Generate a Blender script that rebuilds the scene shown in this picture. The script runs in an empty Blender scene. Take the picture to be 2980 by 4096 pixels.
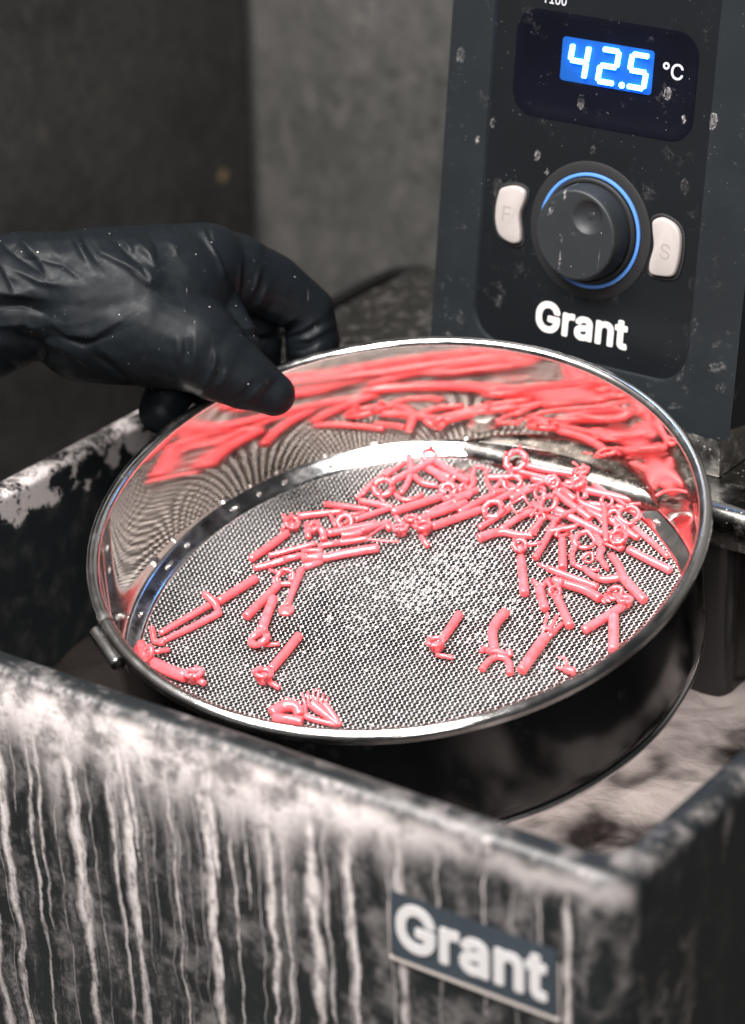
import bpy, bmesh, math, random
import numpy as np
from mathutils import Vector, Matrix

random.seed(7)
S = bpy.context.scene
COL = S.collection
MM = 0.001

# ------------------------------------------------------------------ measured frames (metres)
CAM_POS = (0.5000,-0.7022,0.4069)
CAM_RIGHT, CAM_UP, CAM_BACK = (0.8153,0.5786,-0.0224), (-0.2294,0.3582,0.9050), (0.5316,-0.7328,0.4247)
SIEVE_X, SIEVE_Y, SIEVE_Z = (0.9985,0.0137,-0.0533), (0.0000,0.9684,0.2495), (0.0551,-0.2492,0.9669)
HAND_POS = (-0.1150,0.0322,0.0375)

# ------------------------------------------------------------------ camera, world, lamps, exposure
cam = bpy.data.objects.new('camera', bpy.data.cameras.new('camera'))
COL.objects.link(cam)
m = Matrix.Identity(4)
for r in range(3):
    m[r][0], m[r][1], m[r][2], m[r][3] = CAM_RIGHT[r], CAM_UP[r], CAM_BACK[r], CAM_POS[r]
cam.matrix_world = m
cam.data.sensor_fit = 'VERTICAL'
cam.data.sensor_width = 36.0
cam.data.sensor_height = 36.0
cam.data.lens = 100.86
cam.data.clip_start = 0.02
cam.data.clip_end = 20.0
cam.data.dof.use_dof = True
cam.data.dof.focus_distance = 0.985
cam.data.dof.aperture_fstop = 7.0
S.camera = cam

W = bpy.data.worlds.new('World')
S.world = W
W.use_nodes = True
W.node_tree.nodes['Background'].inputs[0].default_value = (0.92, 0.96, 1.0, 1)
W.node_tree.nodes['Background'].inputs[1].default_value = 0.03


def area(name, loc, target, sx, sy, power, col):
    d = bpy.data.lights.new(name, 'AREA')
    d.shape = 'RECTANGLE'
    d.size, d.size_y = sx, sy
    d.energy = power
    d.color = col
    o = bpy.data.objects.new(name, d)
    COL.objects.link(o)
    o.location = loc
    o.rotation_euler = (Vector(target) - Vector(loc)).to_track_quat('-Z', 'Y').to_euler()
    return o


area('booth_lamp', (-0.09, -0.44, 0.95), (-0.05, -0.30, -0.03), 0.90, 0.44, 47, (1.0, 0.965, 0.94))
area('room_lamp', (0.72, -0.98, 0.72), (0, -0.05, -0.05), 0.32, 0.32, 10, (1.0, 0.97, 0.95))

S.view_settings.view_transform = 'Standard'
S.view_settings.look = 'None'
S.view_settings.exposure = 0.0
S.view_settings.gamma = 1.0
S.view_settings.use_curve_mapping = False
S.render.engine = 'CYCLES'
S.cycles.use_denoising = True
S.cycles.max_bounces = 7
S.cycles.glossy_bounces = 4
S.cycles.diffuse_bounces = 3
S.cycles.transmission_bounces = 5
S.cycles.sample_clamp_indirect = 6.0

# ------------------------------------------------------------------ helpers


class NT:
    """small node-tree writer; coordinates are millimetres of the object's own space"""

    def __init__(self, name):
        self.m = bpy.data.materials.new(name)
        self.m.use_nodes = True
        self.t = self.m.node_tree
        self.b = self.t.nodes['Principled BSDF']
        self._mm = None

    def n(self, t, **kw):
        x = self.t.nodes.new(t)
        for k, v in kw.items():
            setattr(x, k, v)
        return x

    def put(self, sock, v):
        if isinstance(v, bpy.types.NodeSocket):
            self.t.links.new(v, sock)
        elif v is not None:
            if isinstance(v, (tuple, list)) and len(v) == 3 and sock.type == 'RGBA':
                v = (*v, 1)
            sock.default_value = v

    def mm(self):
        if self._mm is None:
            tc = self.n('ShaderNodeTexCoord')
            v = self.n('ShaderNodeVectorMath', operation='SCALE')
            self.put(v.inputs[0], tc.outputs['Object'])
            v.inputs['Scale'].default_value = 1000.0
            self._mm = v.outputs[0]
        return self._mm

    def xyz(self):
        s = self.n('ShaderNodeSeparateXYZ')
        self.put(s.inputs[0], self.mm())
        return s.outputs

    def comb(self, x, y, z):
        s = self.n('ShaderNodeCombineXYZ')
        for i, v in enumerate((x, y, z)):
            self.put(s.inputs[i], v)
        return s.outputs[0]

    def math(self, op, a, b=None, c=None, clamp=False):
        x = self.n('ShaderNodeMath', operation=op, use_clamp=clamp)
        for i, v in enumerate((a, b, c)):
            self.put(x.inputs[i], v)
        return x.outputs[0]

    def vec(self, op, a, b):
        x = self.n('ShaderNodeVectorMath', operation=op)
        self.put(x.inputs[0], a)
        self.put(x.inputs[1], b)
        return x.outputs[0]

    def noise(self, vec, scale, detail=4, rough=0.55, dist=0.0, col=False):
        x = self.n('ShaderNodeTexNoise')
        self.put(x.inputs['Vector'], vec)
        x.inputs['Scale'].default_value = scale
        x.inputs['Detail'].default_value = detail
        x.inputs['Roughness'].default_value = rough
        x.inputs['Distortion'].default_value = dist
        return x.outputs['Color' if col else 'Fac']

    def voro(self, vec, scale, feature='F1', rnd=1.0, out='Distance'):
        x = self.n('ShaderNodeTexVoronoi', feature=feature)
        self.put(x.inputs['Vector'], vec)
        x.inputs['Scale'].default_value = scale
        x.inputs['Randomness'].default_value = rnd
        return x.outputs[out]

    def smooth(self, v, a, b, lo=0.0, hi=1.0):
        x = self.n('ShaderNodeMapRange', interpolation_type='SMOOTHSTEP')
        self.put(x.inputs['Value'], v)
        self.put(x.inputs['From Min'], a)
        self.put(x.inputs['From Max'], b)
        self.put(x.inputs['To Min'], lo)
        self.put(x.inputs['To Max'], hi)
        return x.outputs[0]

    def mix(self, f, a, b):
        x = self.n('ShaderNodeMix', data_type='RGBA')
        self.put(x.inputs[0], f)
        self.put(x.inputs[6], a)
        self.put(x.inputs[7], b)
        return x.outputs[2]

    def normal(self):
        g = self.n('ShaderNodeNewGeometry')
        s = self.n('ShaderNodeSeparateXYZ')
        self.put(s.inputs[0], g.outputs['Normal'])
        return s.outputs

    def bump(self, h, strength=0.3, dist=0.0005):
        x = self.n('ShaderNodeBump')
        x.inputs['Strength'].default_value = strength
        x.inputs['Distance'].default_value = dist
        self.put(x.inputs['Height'], h)
        self.put(self.b.inputs['Normal'], x.outputs[0])

    def set(self, **kw):
        names = dict(col='Base Color', rough='Roughness', metal='Metallic', spec='Specular IOR Level', coat='Coat Weight',
                     coatr='Coat Roughness', sss='Subsurface Weight', sssr='Subsurface Radius', ssss='Subsurface Scale',
                     trans='Transmission Weight', ior='IOR', emis='Emission Color', emiss='Emission Strength', alpha='Alpha')
        for k, v in kw.items():
            self.put(self.b.inputs[names[k]], v)
        return self


def obj(name, verts, faces, mat, parent=None, smooth=True, angle=None):
    me = bpy.data.meshes.new(name)
    me.from_pydata([tuple(v) for v in verts], [], faces)
    me.update()
    return link(name, me, mat, parent, smooth, angle)


def link(name, me, mat, parent=None, smooth=True, angle=None):
    bm = bmesh.new()
    bm.from_mesh(me)
    bmesh.ops.recalc_face_normals(bm, faces=bm.faces)
    if angle is not None:
        lim = math.radians(angle)
        for e in bm.edges:
            e.smooth = not (len(e.link_faces) == 2 and e.calc_face_angle(0) > lim)
    for f in bm.faces:
        f.smooth = smooth
    bm.to_mesh(me)
    bm.free()
    me.materials.append(mat)
    o = bpy.data.objects.new(name, me)
    COL.objects.link(o)
    o.parent = parent
    return o


def obj_fast(name, verts, faces, mat, parent=None):
    """big regular meshes: numpy quads, no bmesh pass"""
    me = bpy.data.meshes.new(name)
    verts = np.asarray(verts, dtype=np.float32)
    faces = np.asarray(faces, dtype=np.int32)
    nf = len(faces)
    me.vertices.add(len(verts))
    me.vertices.foreach_set('co', verts.ravel())
    me.loops.add(nf * 4)
    me.loops.foreach_set('vertex_index', faces.ravel())
    me.polygons.add(nf)
    me.polygons.foreach_set('loop_start', np.arange(0, nf * 4, 4, dtype=np.int32))
    me.polygons.foreach_set('use_smooth', np.ones(nf, dtype=bool))
    me.update(calc_edges=True)
    me.validate()
    me.materials.append(mat)
    o = bpy.data.objects.new(name, me)
    COL.objects.link(o)
    o.parent = parent
    return o


def empty(name, loc=(0, 0, 0), rot=None):
    o = bpy.data.objects.new(name, None)
    COL.objects.link(o)
    o.empty_display_size = 0.02
    if rot is not None:
        mw = rot.to_4x4()
        mw.translation = Vector(loc)
        o.matrix_world = mw
    else:
        o.location = loc
    return o


def tag(o, label=None, cat=None, group=None, kind=None):
    for k, v in (('label', label), ('category', cat), ('group', group), ('kind', kind)):
        if v:
            o[k] = v
    return o


def lathe(profile, n=192, closed=False, a0=0.0, a1=2 * math.pi):
    full = abs(a1 - a0 - 2 * math.pi) < 1e-6
    k = n if full else n + 1
    V, F = [], []
    P = len(profile)
    for i in range(k):
        a = a0 + (a1 - a0) * i / n
        for r, z in profile:
            V.append((r * math.cos(a) * MM, r * math.sin(a) * MM, z * MM))
    for i in range(n):
        j = (i + 1) % k
        for p in range(P if closed else P - 1):
            q = (p + 1) % P
            F.append((i * P + p, j * P + p, j * P + q, i * P + q))
    return V, F


def tube(pts, sides=10, loop=False, capped=True, sub=0):
    """pts: (x,y,z,r) in mm, joined by a round tube with domed ends; returns verts (m), faces"""
    P = [Vector(p[:3]) for p in pts]
    Rr = [p[3] for p in pts]
    if sub and len(P) > 2:
        P2, R2 = [], []
        n = len(P)
        rng = range(n) if loop else range(n - 1)
        for i in rng:
            g = (lambda k: P[k % n]) if loop else (lambda k: P[max(0, min(n - 1, k))])
            p0, p1, p2, p3 = g(i - 1), g(i), g(i + 1), g(i + 2)
            r1, r2 = Rr[i], Rr[(i + 1) % n]
            for s in range(sub):
                t = s / sub
                P2.append(0.5 * ((2 * p1) + (p2 - p0) * t + (2 * p0 - 5 * p1 + 4 * p2 - p3) * t * t + (3 * p1 - p0 - 3 * p2 + p3) * t ** 3))
                R2.append(r1 + (r2 - r1) * t)
        if not loop:
            P2.append(P[-1])
            R2.append(Rr[-1])
        P, Rr = P2, R2
    n = len(P)
    T = []
    for i in range(n):
        if loop:
            d = P[(i + 1) % n] - P[i - 1]
        else:
            d = P[min(n - 1, i + 1)] - P[max(0, i - 1)]
        T.append(d.normalized())
    if not loop and capped:      # domed ends with a small chamfer
        r0, r1 = Rr[0], Rr[-1]
        pre = [(P[0] - T[0] * r0 * 0.22, r0 * 0.55, T[0]), (P[0] - T[0] * r0 * 0.16, r0 * 0.85, T[0])]
        post = [(P[-1] + T[-1] * r1 * 0.16, r1 * 0.85, T[-1]), (P[-1] + T[-1] * r1 * 0.22, r1 * 0.55, T[-1])]
        P = [a[0] for a in pre] + P + [a[0] for a in post]
        Rr = [a[1] for a in pre] + Rr + [a[1] for a in post]
        T = [a[2] for a in pre] + T + [a[2] for a in post]
        n = len(P)
    ref = Vector((0, 0, 1)) if abs(T[0].z) < 0.9 else Vector((1, 0, 0))
    V, F = [], []
    U = (ref - T[0] * ref.dot(T[0])).normalized()
    for i in range(n):
        U = (U - T[i] * U.dot(T[i])).normalized()
        B = T[i].cross(U)
        for k in range(sides):
            a = 2 * math.pi * k / sides
            V.append((P[i] + (U * math.cos(a) + B * math.sin(a)) * Rr[i]) * MM)
    for i in range(n if loop else n - 1):
        j = (i + 1) % n
        for k in range(sides):
            l = (k + 1) % sides
            F.append((i * sides + k, i * sides + l, j * sides + l, j * sides + k))
    if not loop:
        F.append(tuple(range(sides))[::-1])
        F.append(tuple(range((n - 1) * sides, n * sides)))
    return V, F


def join(parts):
    V, F = [], []
    for v, f in parts:
        b = len(V)
        V += list(v)
        F += [tuple(i + b for i in q) for q in f]
    return V, F


def box(x0, x1, y0, y1, z0, z1, bev=0.0, seg=3):
    bm = bmesh.new()
    bmesh.ops.create_cube(bm, size=1)
    for v in bm.verts:
        v.co = Vector(((x0 + x1) / 2 + v.co.x * (x1 - x0), (y0 + y1) / 2 + v.co.y * (y1 - y0), (z0 + z1) / 2 + v.co.z * (z1 - z0))) * MM
    if bev:
        bmesh.ops.bevel(bm, geom=list(bm.edges), offset=bev * MM, segments=seg, affect='EDGES', profile=0.5)
    V = [v.co.copy() for v in bm.verts]
    F = [tuple(v.index for v in f.verts) for f in bm.faces]
    bm.free()
    return V, F


def rrect(x0, x1, y0, y1, r, seg=8):
    out = []
    for cx, cy, a in ((x1 - r, y1 - r, 0), (x0 + r, y1 - r, 90), (x0 + r, y0 + r, 180), (x1 - r, y0 + r, 270)):
        for i in range(seg + 1):
            t = math.radians(a + 90 * i / seg)
            out.append((cx + r * math.cos(t), cy + r * math.sin(t)))
    return out


def loft(loops, close_first=False, close_last=False):
    n = len(loops[0])
    V = [Vector(p) * MM for l in loops for p in l]
    F = []
    for i in range(len(loops) - 1):
        for k in range(n):
            l = (k + 1) % n
            F.append((i * n + k, i * n + l, (i + 1) * n + l, (i + 1) * n + k))
    if close_first:
        F.append(tuple(range(n))[::-1])
    if close_last:
        F.append(tuple(range((len(loops) - 1) * n, len(loops) * n)))
    return V, F


def vnoise(P, scale, seed=0):
    """value noise, numpy, P (n,3)"""
    Q = P * scale + seed * 17.31
    i = np.floor(Q).astype(np.int64)
    f = Q - i
    f = f * f * (3 - 2 * f)

    def h(a, b, c):
        k = (a * 374761393 + b * 668265263 + c * 2147483647 + seed * 974711) & 0xffffffff
        k = ((k ^ (k >> 13)) * 1274126177) & 0xffffffff
        return ((k ^ (k >> 16)) & 0xffff) / 65535.0
    r = 0
    for dx in (0, 1):
        for dy in (0, 1):
            for dz in (0, 1):
                w = (f[:, 0] if dx else 1 - f[:, 0]) * (f[:, 1] if dy else 1 - f[:, 1]) * (f[:, 2] if dz else 1 - f[:, 2])
                r = r + w * h(i[:, 0] + dx, i[:, 1] + dy, i[:, 2] + dz)
    return r * 2 - 1


GLYPHS = {
 'Grant': ([(338,123),(347,122),(410,122),(433,125),(463,133),(480,139),(507,153),(528,167),(557,192),(584,227),(603,265),(607,277),(615,307),(615,320),(618,330),(618,420),(612,433),(600,442),(590,445),(387,445),(373,438),(367,431),(363,423),(362,360),(363,349),(373,335),(387,329),(403,325),(447,325),(460,322),(483,321),(485,313),(480,300),(465,277),(453,266),(430,253),(410,246),(390,242),(367,242),(347,246),(327,253),(303,266),(282,287),(273,300),(256,333),(245,380),(245,447),(253,480),(259,500),(273,527),(282,540),(297,555),(320,570),(337,577),(377,585),(403,581),(430,571),(450,558),(465,543),(474,530),(490,496),(500,485),(510,479),(590,479),(603,485),(610,492),(614,500),(615,517),(611,533),(604,553),(591,583),(568,617),(532,653),(507,671),(473,687),(443,697),(400,705),(350,705),(307,697),(277,687),(250,674),(213,648),(188,623),(173,604),(152,570),(133,520),(122,470),(122,357),(129,317),(143,277),(159,243),(185,207),(217,175),(233,163),(270,142),(293,133),(323,125),(1035,123),(1043,122),(1120,122),(1143,129),(1167,140),(1170,140),(1180,133),(1190,129),(1260,129),(1273,135),(1280,142),(1284,150),(1285,440),(1281,463),(1277,477),(1264,503),(1252,520),(1233,537),(1213,551),(1193,561),(1150,571),(1077,572),(1053,567),(1023,557),(993,541),(977,528),(965,517),(957,508),(943,487),(933,467),(933,440),(937,432),(943,425),(953,419),(1010,402),(1027,400),(1045,417),(1057,434),(1066,443),(1077,450),(1103,458),(1127,458),(1140,454),(1153,447),(1161,433),(1162,423),(1161,420),(1150,416),(1103,411),(1037,400),(1027,400),(1023,397),(987,382),(962,367),(948,353),(936,337),(926,317),(919,283),(919,250),(926,213),(939,187),(980,146),(1013,129),(1073,236),(1050,246),(1044,253),(1042,267),(1046,277),(1050,281),(1063,287),(1090,295),(1160,304),(1163,302),(1165,297),(1157,270),(1144,253),(1121,240),(1107,236),(1878,127),(1887,125),(1947,125),(1967,129),(1980,135),(1987,142),(1991,150),(1991,170),(1981,220),(1975,230),(1967,237),(1957,241),(1930,241),(1920,239),(1913,240),(1906,247),(1905,253),(1905,450),(1908,453),(1913,455),(1960,456),(1968,460),(1975,467),(1981,480),(1981,543),(1975,557),(1968,563),(1960,567),(1913,568),(1907,571),(1905,577),(1905,633),(1900,644),(1890,654),(1877,658),(1807,658),(1793,652),(1787,644),(1783,637),(1782,577),(1780,571),(1773,568),(1747,567),(1735,560),(1727,548),(1725,540),(1725,480),(1730,469),(1740,459),(1750,455),(1777,455),(1781,450),(1782,240),(1789,200),(1799,180),(1820,155),(1837,143),(1850,136),(689,130),(697,128),(763,129),(777,135),(786,147),(788,157),(788,393),(793,413),(796,423),(803,434),(823,447),(853,455),(867,452),(893,452),(904,457),(914,467),(918,480),(918,547),(912,560),(900,569),(890,572),(827,571),(810,567),(787,556),(783,557),(773,564),(763,568),(693,568),(680,562),(671,550),(668,537),(668,157),(669,150),(673,142),(680,135),(1365,130),(1373,128),(1443,129),(1457,135),(1466,147),(1468,157),(1469,400),(1479,430),(1493,445),(1513,454),(1533,458),(1553,454),(1570,445),(1581,430),(1588,407),(1588,157),(1593,143),(1600,135),(1610,129),(1640,128),(1687,129),(1698,133),(1707,143),(1711,150),(1712,160),(1712,417),(1709,430),(1708,447),(1697,483),(1691,497),(1675,520),(1650,544),(1613,564),(1583,572),(1517,571),(1490,564),(1467,553),(1463,553),(1450,564),(1440,568),(1370,568),(1359,563),(1349,553),(1345,540),(1345,157),(1346,150),(1350,142),(1357,135)],
  [(75,76,77),(75,77,78),(74,75,78),(74,78,79),(73,74,79),(73,79,80),(73,80,81),(72,73,81),(71,72,81),(71,81,82),(71,82,83),(70,71,83),(70,83,54),(54,83,84),(70,54,55),(53,54,84),(69,70,55),(69,55,56),(52,53,84),(69,56,57),(51,52,84),(51,84,85),(69,57,58),(50,51,85),(68,69,58),(68,58,59),(49,50,85),(67,68,59),(67,59,60),(48,49,85),(48,85,86),(66,67,60),(65,66,60),(47,48,86),(65,60,61),(64,65,61),(63,64,61),(63,61,62),(46,47,86),(46,86,87),(45,46,87),(17,18,19),(17,19,20),(16,17,20),(16,20,21),(15,16,21),(15,21,22),(15,22,23),(14,15,23),(44,45,87),(14,23,24),(44,87,88),(14,24,25),(14,25,26),(43,44,88),(13,14,26),(13,26,28),(28,26,27),(13,28,29),(13,29,30),(13,30,31),(12,13,31),(43,88,89),(12,31,32),(11,12,32),(11,32,33),(42,43,89),(41,42,89),(10,11,33),(10,33,34),(41,89,90),(40,41,90),(10,34,35),(9,10,35),(39,40,90),(9,35,36),(9,36,37),(38,39,90),(38,90,91),(9,37,38),(9,38,91),(8,9,91),(8,91,92),(7,8,92),(7,92,93),(6,7,93),(6,93,94),(5,6,94),(5,94,95),(4,5,95),(3,4,95),(3,95,96),(2,3,96),(2,96,0),(2,0,1),(117,118,119),(116,117,119),(116,119,120),(115,116,120),(115,120,121),(114,115,121),(114,121,122),(113,114,122),(113,122,123),(112,113,123),(112,123,124),(112,124,125),(111,112,125),(111,125,126),(110,111,126),(110,126,137),(137,126,127),(109,110,138),(138,110,137),(109,138,139),(136,137,127),(109,139,140),(135,136,127),(109,140,141),(134,135,127),(108,109,141),(134,127,128),(133,134,128),(108,141,142),(133,128,129),(133,129,130),(108,142,143),(108,143,144),(133,130,131),(132,133,131),(108,144,145),(108,145,169),(169,145,146),(146,147,148),(169,146,148),(169,148,168),(168,148,149),(168,149,150),(168,150,151),(168,151,152),(168,152,153),(168,153,154),(167,168,154),(108,169,170),(108,170,171),(166,167,154),(165,166,154),(165,154,155),(164,165,155),(163,164,155),(108,171,172),(162,163,155),(108,172,173),(161,162,155),(161,155,156),(160,161,156),(108,173,174),(174,160,156),(108,174,156),(108,156,157),(108,157,158),(107,108,158),(107,158,101),(101,158,159),(106,107,101),(106,101,102),(100,101,159),(106,102,103),(105,106,103),(105,103,104),(99,100,159),(99,159,97),(99,97,98),(208,209,210),(208,210,211),(207,208,211),(207,211,212),(206,207,212),(206,212,213),(206,213,214),(205,206,214),(204,205,214),(204,214,215),(203,204,215),(203,215,216),(202,203,216),(202,216,217),(201,202,217),(201,217,218),(200,201,218),(200,218,219),(199,200,219),(199,219,220),(198,199,220),(198,220,221),(197,198,221),(197,221,222),(197,222,223),(196,197,223),(195,196,223),(195,223,224),(194,195,224),(194,224,225),(193,194,225),(193,225,226),(192,193,226),(191,192,226),(191,226,227),(190,191,227),(189,190,227),(186,187,188),(185,186,188),(189,227,228),(188,189,228),(185,188,228),(184,185,228),(183,184,228),(182,183,228),(182,228,229),(182,229,230),(181,182,230),(181,230,231),(180,181,231),(180,231,232),(179,180,232),(179,232,175),(178,179,175),(177,178,175),(177,175,176),(252,253,254),(252,254,255),(251,252,255),(258,259,260),(258,260,261),(251,255,256),(257,258,261),(257,261,262),(250,251,256),(256,257,262),(250,256,262),(250,262,263),(249,250,263),(249,263,243),(243,263,242),(242,263,241),(241,263,264),(248,249,244),(244,249,243),(247,248,244),(246,247,244),(246,244,245),(240,241,264),(239,240,264),(238,239,264),(237,238,264),(237,264,265),(237,265,266),(236,237,266),(236,266,267),(235,236,267),(235,267,233),(235,233,234),(300,301,302),(300,302,303),(306,307,308),(306,308,309),(305,306,309),(299,300,303),(299,303,304),(305,309,310),(304,305,310),(304,310,311),(299,304,311),(298,299,311),(298,311,277),(277,311,276),(276,311,275),(275,311,312),(297,298,277),(296,297,278),(278,297,277),(295,296,278),(295,278,279),(295,279,280),(294,295,280),(294,280,281),(293,294,281),(293,281,282),(274,275,312),(292,293,282),(292,282,283),(273,274,312),(291,292,283),(291,283,284),(272,273,312),(272,312,313),(290,291,284),(272,313,314),(271,272,314),(289,290,284),(289,284,285),(271,314,315),(289,285,286),(270,271,315),(270,315,268),(288,289,286),(270,268,269),(288,286,287)]),
 'T100': ([(1208,143),(1220,142),(1283,143),(1323,156),(1357,178),(1372,193),(1387,212),(1408,250),(1421,287),(1431,337),(1432,357),(1435,367),(1435,390),(1435,450),(1432,463),(1431,483),(1424,523),(1414,557),(1404,580),(1391,603),(1378,620),(1344,653),(1313,671),(1293,677),(1273,681),(1220,681),(1200,677),(1180,671),(1160,661),(1147,652),(1113,618),(1093,587),(1079,557),(1065,507),(1062,487),(1061,470),(1059,460),(1058,367),(1061,353),(1062,333),(1069,297),(1076,273),(1086,250),(1107,212),(1118,197),(1137,178),(1170,156),(1243,216),(1213,223),(1196,233),(1178,250),(1164,273),(1153,303),(1142,353),(1141,380),(1138,393),(1138,430),(1141,443),(1142,467),(1149,507),(1159,537),(1179,573),(1196,590),(1217,601),(1230,605),(1260,605),(1277,601),(1300,588),(1314,573),(1331,543),(1341,517),(1348,487),(1351,467),(1352,437),(1355,423),(1355,403),(1352,390),(1351,357),(1344,317),(1327,270),(1317,253),(1300,235),(1287,226),(1267,219),(1662,143),(1670,142),(1730,142),(1750,146),(1777,156),(1794,167),(1813,182),(1841,213),(1861,250),(1874,287),(1885,340),(1885,360),(1888,373),(1888,450),(1885,460),(1885,483),(1881,503),(1874,533),(1863,565),(1847,597),(1833,618),(1803,648),(1780,664),(1767,671),(1747,677),(1727,681),(1673,681),(1653,677),(1633,671),(1602,653),(1568,620),(1549,593),(1533,557),(1519,507),(1515,490),(1515,473),(1512,463),(1512,363),(1515,350),(1515,333),(1526,283),(1543,240),(1567,202),(1593,175),(1617,159),(1629,153),(1697,216),(1677,219),(1653,229),(1632,250),(1619,270),(1606,303),(1599,333),(1595,353),(1595,373),(1592,383),(1592,433),(1595,447),(1595,470),(1606,520),(1612,537),(1633,573),(1649,590),(1670,601),(1683,605),(1713,605),(1731,600),(1757,585),(1765,577),(1774,563),(1784,543),(1794,517),(1801,483),(1805,460),(1805,420),(1808,410),(1805,400),(1805,363),(1802,350),(1801,337),(1787,287),(1774,260),(1765,247),(1757,238),(1740,226),(1720,219),(309,150),(317,148),(373,149),(380,152),(385,160),(385,593),(388,597),(393,598),(537,600),(541,603),(545,610),(545,633),(545,663),(541,670),(537,674),(527,675),(153,675),(147,674),(140,667),(139,610),(142,603),(147,600),(293,598),(299,597),(301,593),(302,163),(303,157),(643,150),(653,148),(953,148),(960,150),(967,157),(968,210),(965,217),(960,220),(860,222),(854,223),(852,227),(852,660),(850,667),(843,674),(830,675),(760,674),(676,613),(647,591),(643,587),(642,517),(647,509),(653,506),(664,510),(760,581),(763,582),(767,580),(768,237),(768,227),(763,222),(650,222),(643,220),(639,217),(635,210),(635,187),(635,160),(639,153)],
  [(23,24,25),(23,25,26),(22,23,26),(22,26,27),(21,22,27),(21,27,28),(21,28,29),(20,21,29),(20,29,30),(19,20,30),(19,30,65),(65,30,64),(64,30,31),(19,65,66),(63,64,31),(18,19,66),(18,66,67),(62,63,31),(61,62,31),(18,67,68),(61,31,32),(17,18,68),(17,68,69),(60,61,32),(16,17,69),(60,32,33),(16,69,70),(59,60,33),(15,16,70),(15,70,71),(58,59,33),(58,33,34),(15,71,72),(58,34,35),(14,15,72),(58,35,36),(14,72,73),(57,58,36),(13,14,73),(57,36,37),(12,13,73),(56,57,37),(12,73,74),(55,56,37),(12,74,75),(12,75,76),(54,55,37),(11,12,76),(11,76,77),(53,54,37),(10,11,77),(53,37,38),(9,10,77),(9,77,78),(52,53,38),(52,38,39),(8,9,78),(52,39,40),(8,78,79),(51,52,40),(51,40,41),(7,8,79),(50,51,41),(50,41,42),(7,79,80),(7,80,81),(6,7,81),(49,50,42),(49,42,43),(6,81,82),(48,49,43),(6,82,83),(47,48,43),(6,83,47),(6,47,43),(5,6,43),(5,43,44),(5,44,45),(4,5,45),(3,4,45),(3,45,46),(2,3,46),(2,46,0),(2,0,1),(108,109,110),(108,110,111),(107,108,111),(107,111,112),(106,107,112),(106,112,113),(105,106,113),(105,113,114),(104,105,114),(104,114,115),(103,104,149),(149,104,148),(148,104,115),(103,149,150),(147,148,115),(146,147,115),(103,150,151),(102,103,151),(146,115,116),(145,146,116),(102,151,152),(102,152,153),(144,145,116),(101,102,153),(101,153,154),(144,116,117),(101,154,155),(143,144,117),(100,101,155),(142,143,117),(100,155,156),(142,117,118),(99,100,156),(142,118,119),(98,99,156),(98,156,157),(142,119,120),(141,142,120),(141,120,121),(97,98,157),(97,157,158),(96,97,158),(140,141,121),(139,140,121),(96,158,159),(96,159,160),(96,160,161),(138,139,121),(95,96,161),(137,138,121),(95,161,162),(137,121,122),(94,95,162),(136,137,122),(94,162,163),(136,122,123),(93,94,163),(93,163,164),(135,136,123),(135,123,124),(134,135,124),(92,93,164),(92,164,165),(134,124,125),(133,134,125),(92,165,166),(91,92,166),(132,133,125),(91,166,167),(132,125,126),(91,167,168),(131,132,126),(91,168,169),(130,131,126),(91,169,130),(91,130,126),(90,91,126),(90,126,127),(89,90,127),(89,127,128),(88,89,128),(88,128,129),(87,88,129),(87,129,84),(86,87,84),(86,84,85),(184,185,186),(184,186,187),(183,184,187),(183,187,188),(182,183,188),(182,188,189),(181,182,189),(180,181,189),(179,180,189),(179,189,190),(178,179,190),(178,190,191),(177,178,191),(177,191,192),(176,177,192),(176,192,193),(175,176,193),(175,193,194),(174,175,194),(174,194,195),(174,195,196),(173,174,196),(173,196,170),(172,173,170),(172,170,171),(210,211,212),(210,212,213),(209,210,213),(208,209,213),(207,208,222),(222,208,221),(221,208,213),(221,213,214),(221,214,215),(221,215,220),(220,215,216),(219,220,216),(207,222,223),(219,216,217),(218,219,217),(207,223,224),(206,207,224),(206,224,225),(205,206,225),(205,225,226),(204,205,226),(204,226,227),(203,204,227),(203,227,228),(202,203,228),(202,228,229),(201,202,229),(201,229,230),(201,230,231),(201,231,232),(200,201,232),(200,232,197),(200,197,198),(199,200,198)]),
 '°C': ([(648,143),(657,142),(730,142),(750,146),(780,156),(807,169),(830,185),(867,222),(881,243),(894,270),(905,307),(904,320),(900,325),(893,328),(830,327),(821,317),(814,297),(804,277),(795,263),(781,250),(770,243),(743,229),(717,222),(700,221),(690,219),(680,221),(663,222),(637,229),(617,239),(597,253),(580,269),(566,290),(556,310),(546,337),(539,370),(538,447),(542,470),(556,513),(573,543),(589,563),(607,577),(640,594),(653,598),(673,602),(717,601),(751,590),(763,584),(787,568),(804,547),(814,527),(821,507),(830,496),(893,495),(900,499),(904,503),(905,517),(901,533),(884,573),(862,607),(837,632),(793,661),(757,674),(723,681),(657,681),(623,674),(603,667),(570,651),(543,632),(515,603),(486,560),(466,510),(455,460),(455,367),(459,343),(469,300),(493,250),(513,222),(547,188),(563,176),(600,156),(620,149),(258,430),(267,429),(277,431),(297,433),(334,450),(367,483),(384,513),(388,530),(388,580),(381,603),(374,617),(365,630),(338,657),(313,671),(290,678),(240,678),(217,671),(203,664),(190,655),(163,628),(149,603),(142,580),(142,527),(149,507),(163,482),(190,455),(203,446),(233,433),(253,503),(237,509),(220,526),(213,543),(212,560),(219,580),(230,595),(245,603),(257,607),(273,608),(287,604),(297,597),(310,584),(318,563),(318,547),(311,527),(303,517),(293,509),(273,502)],
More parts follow.
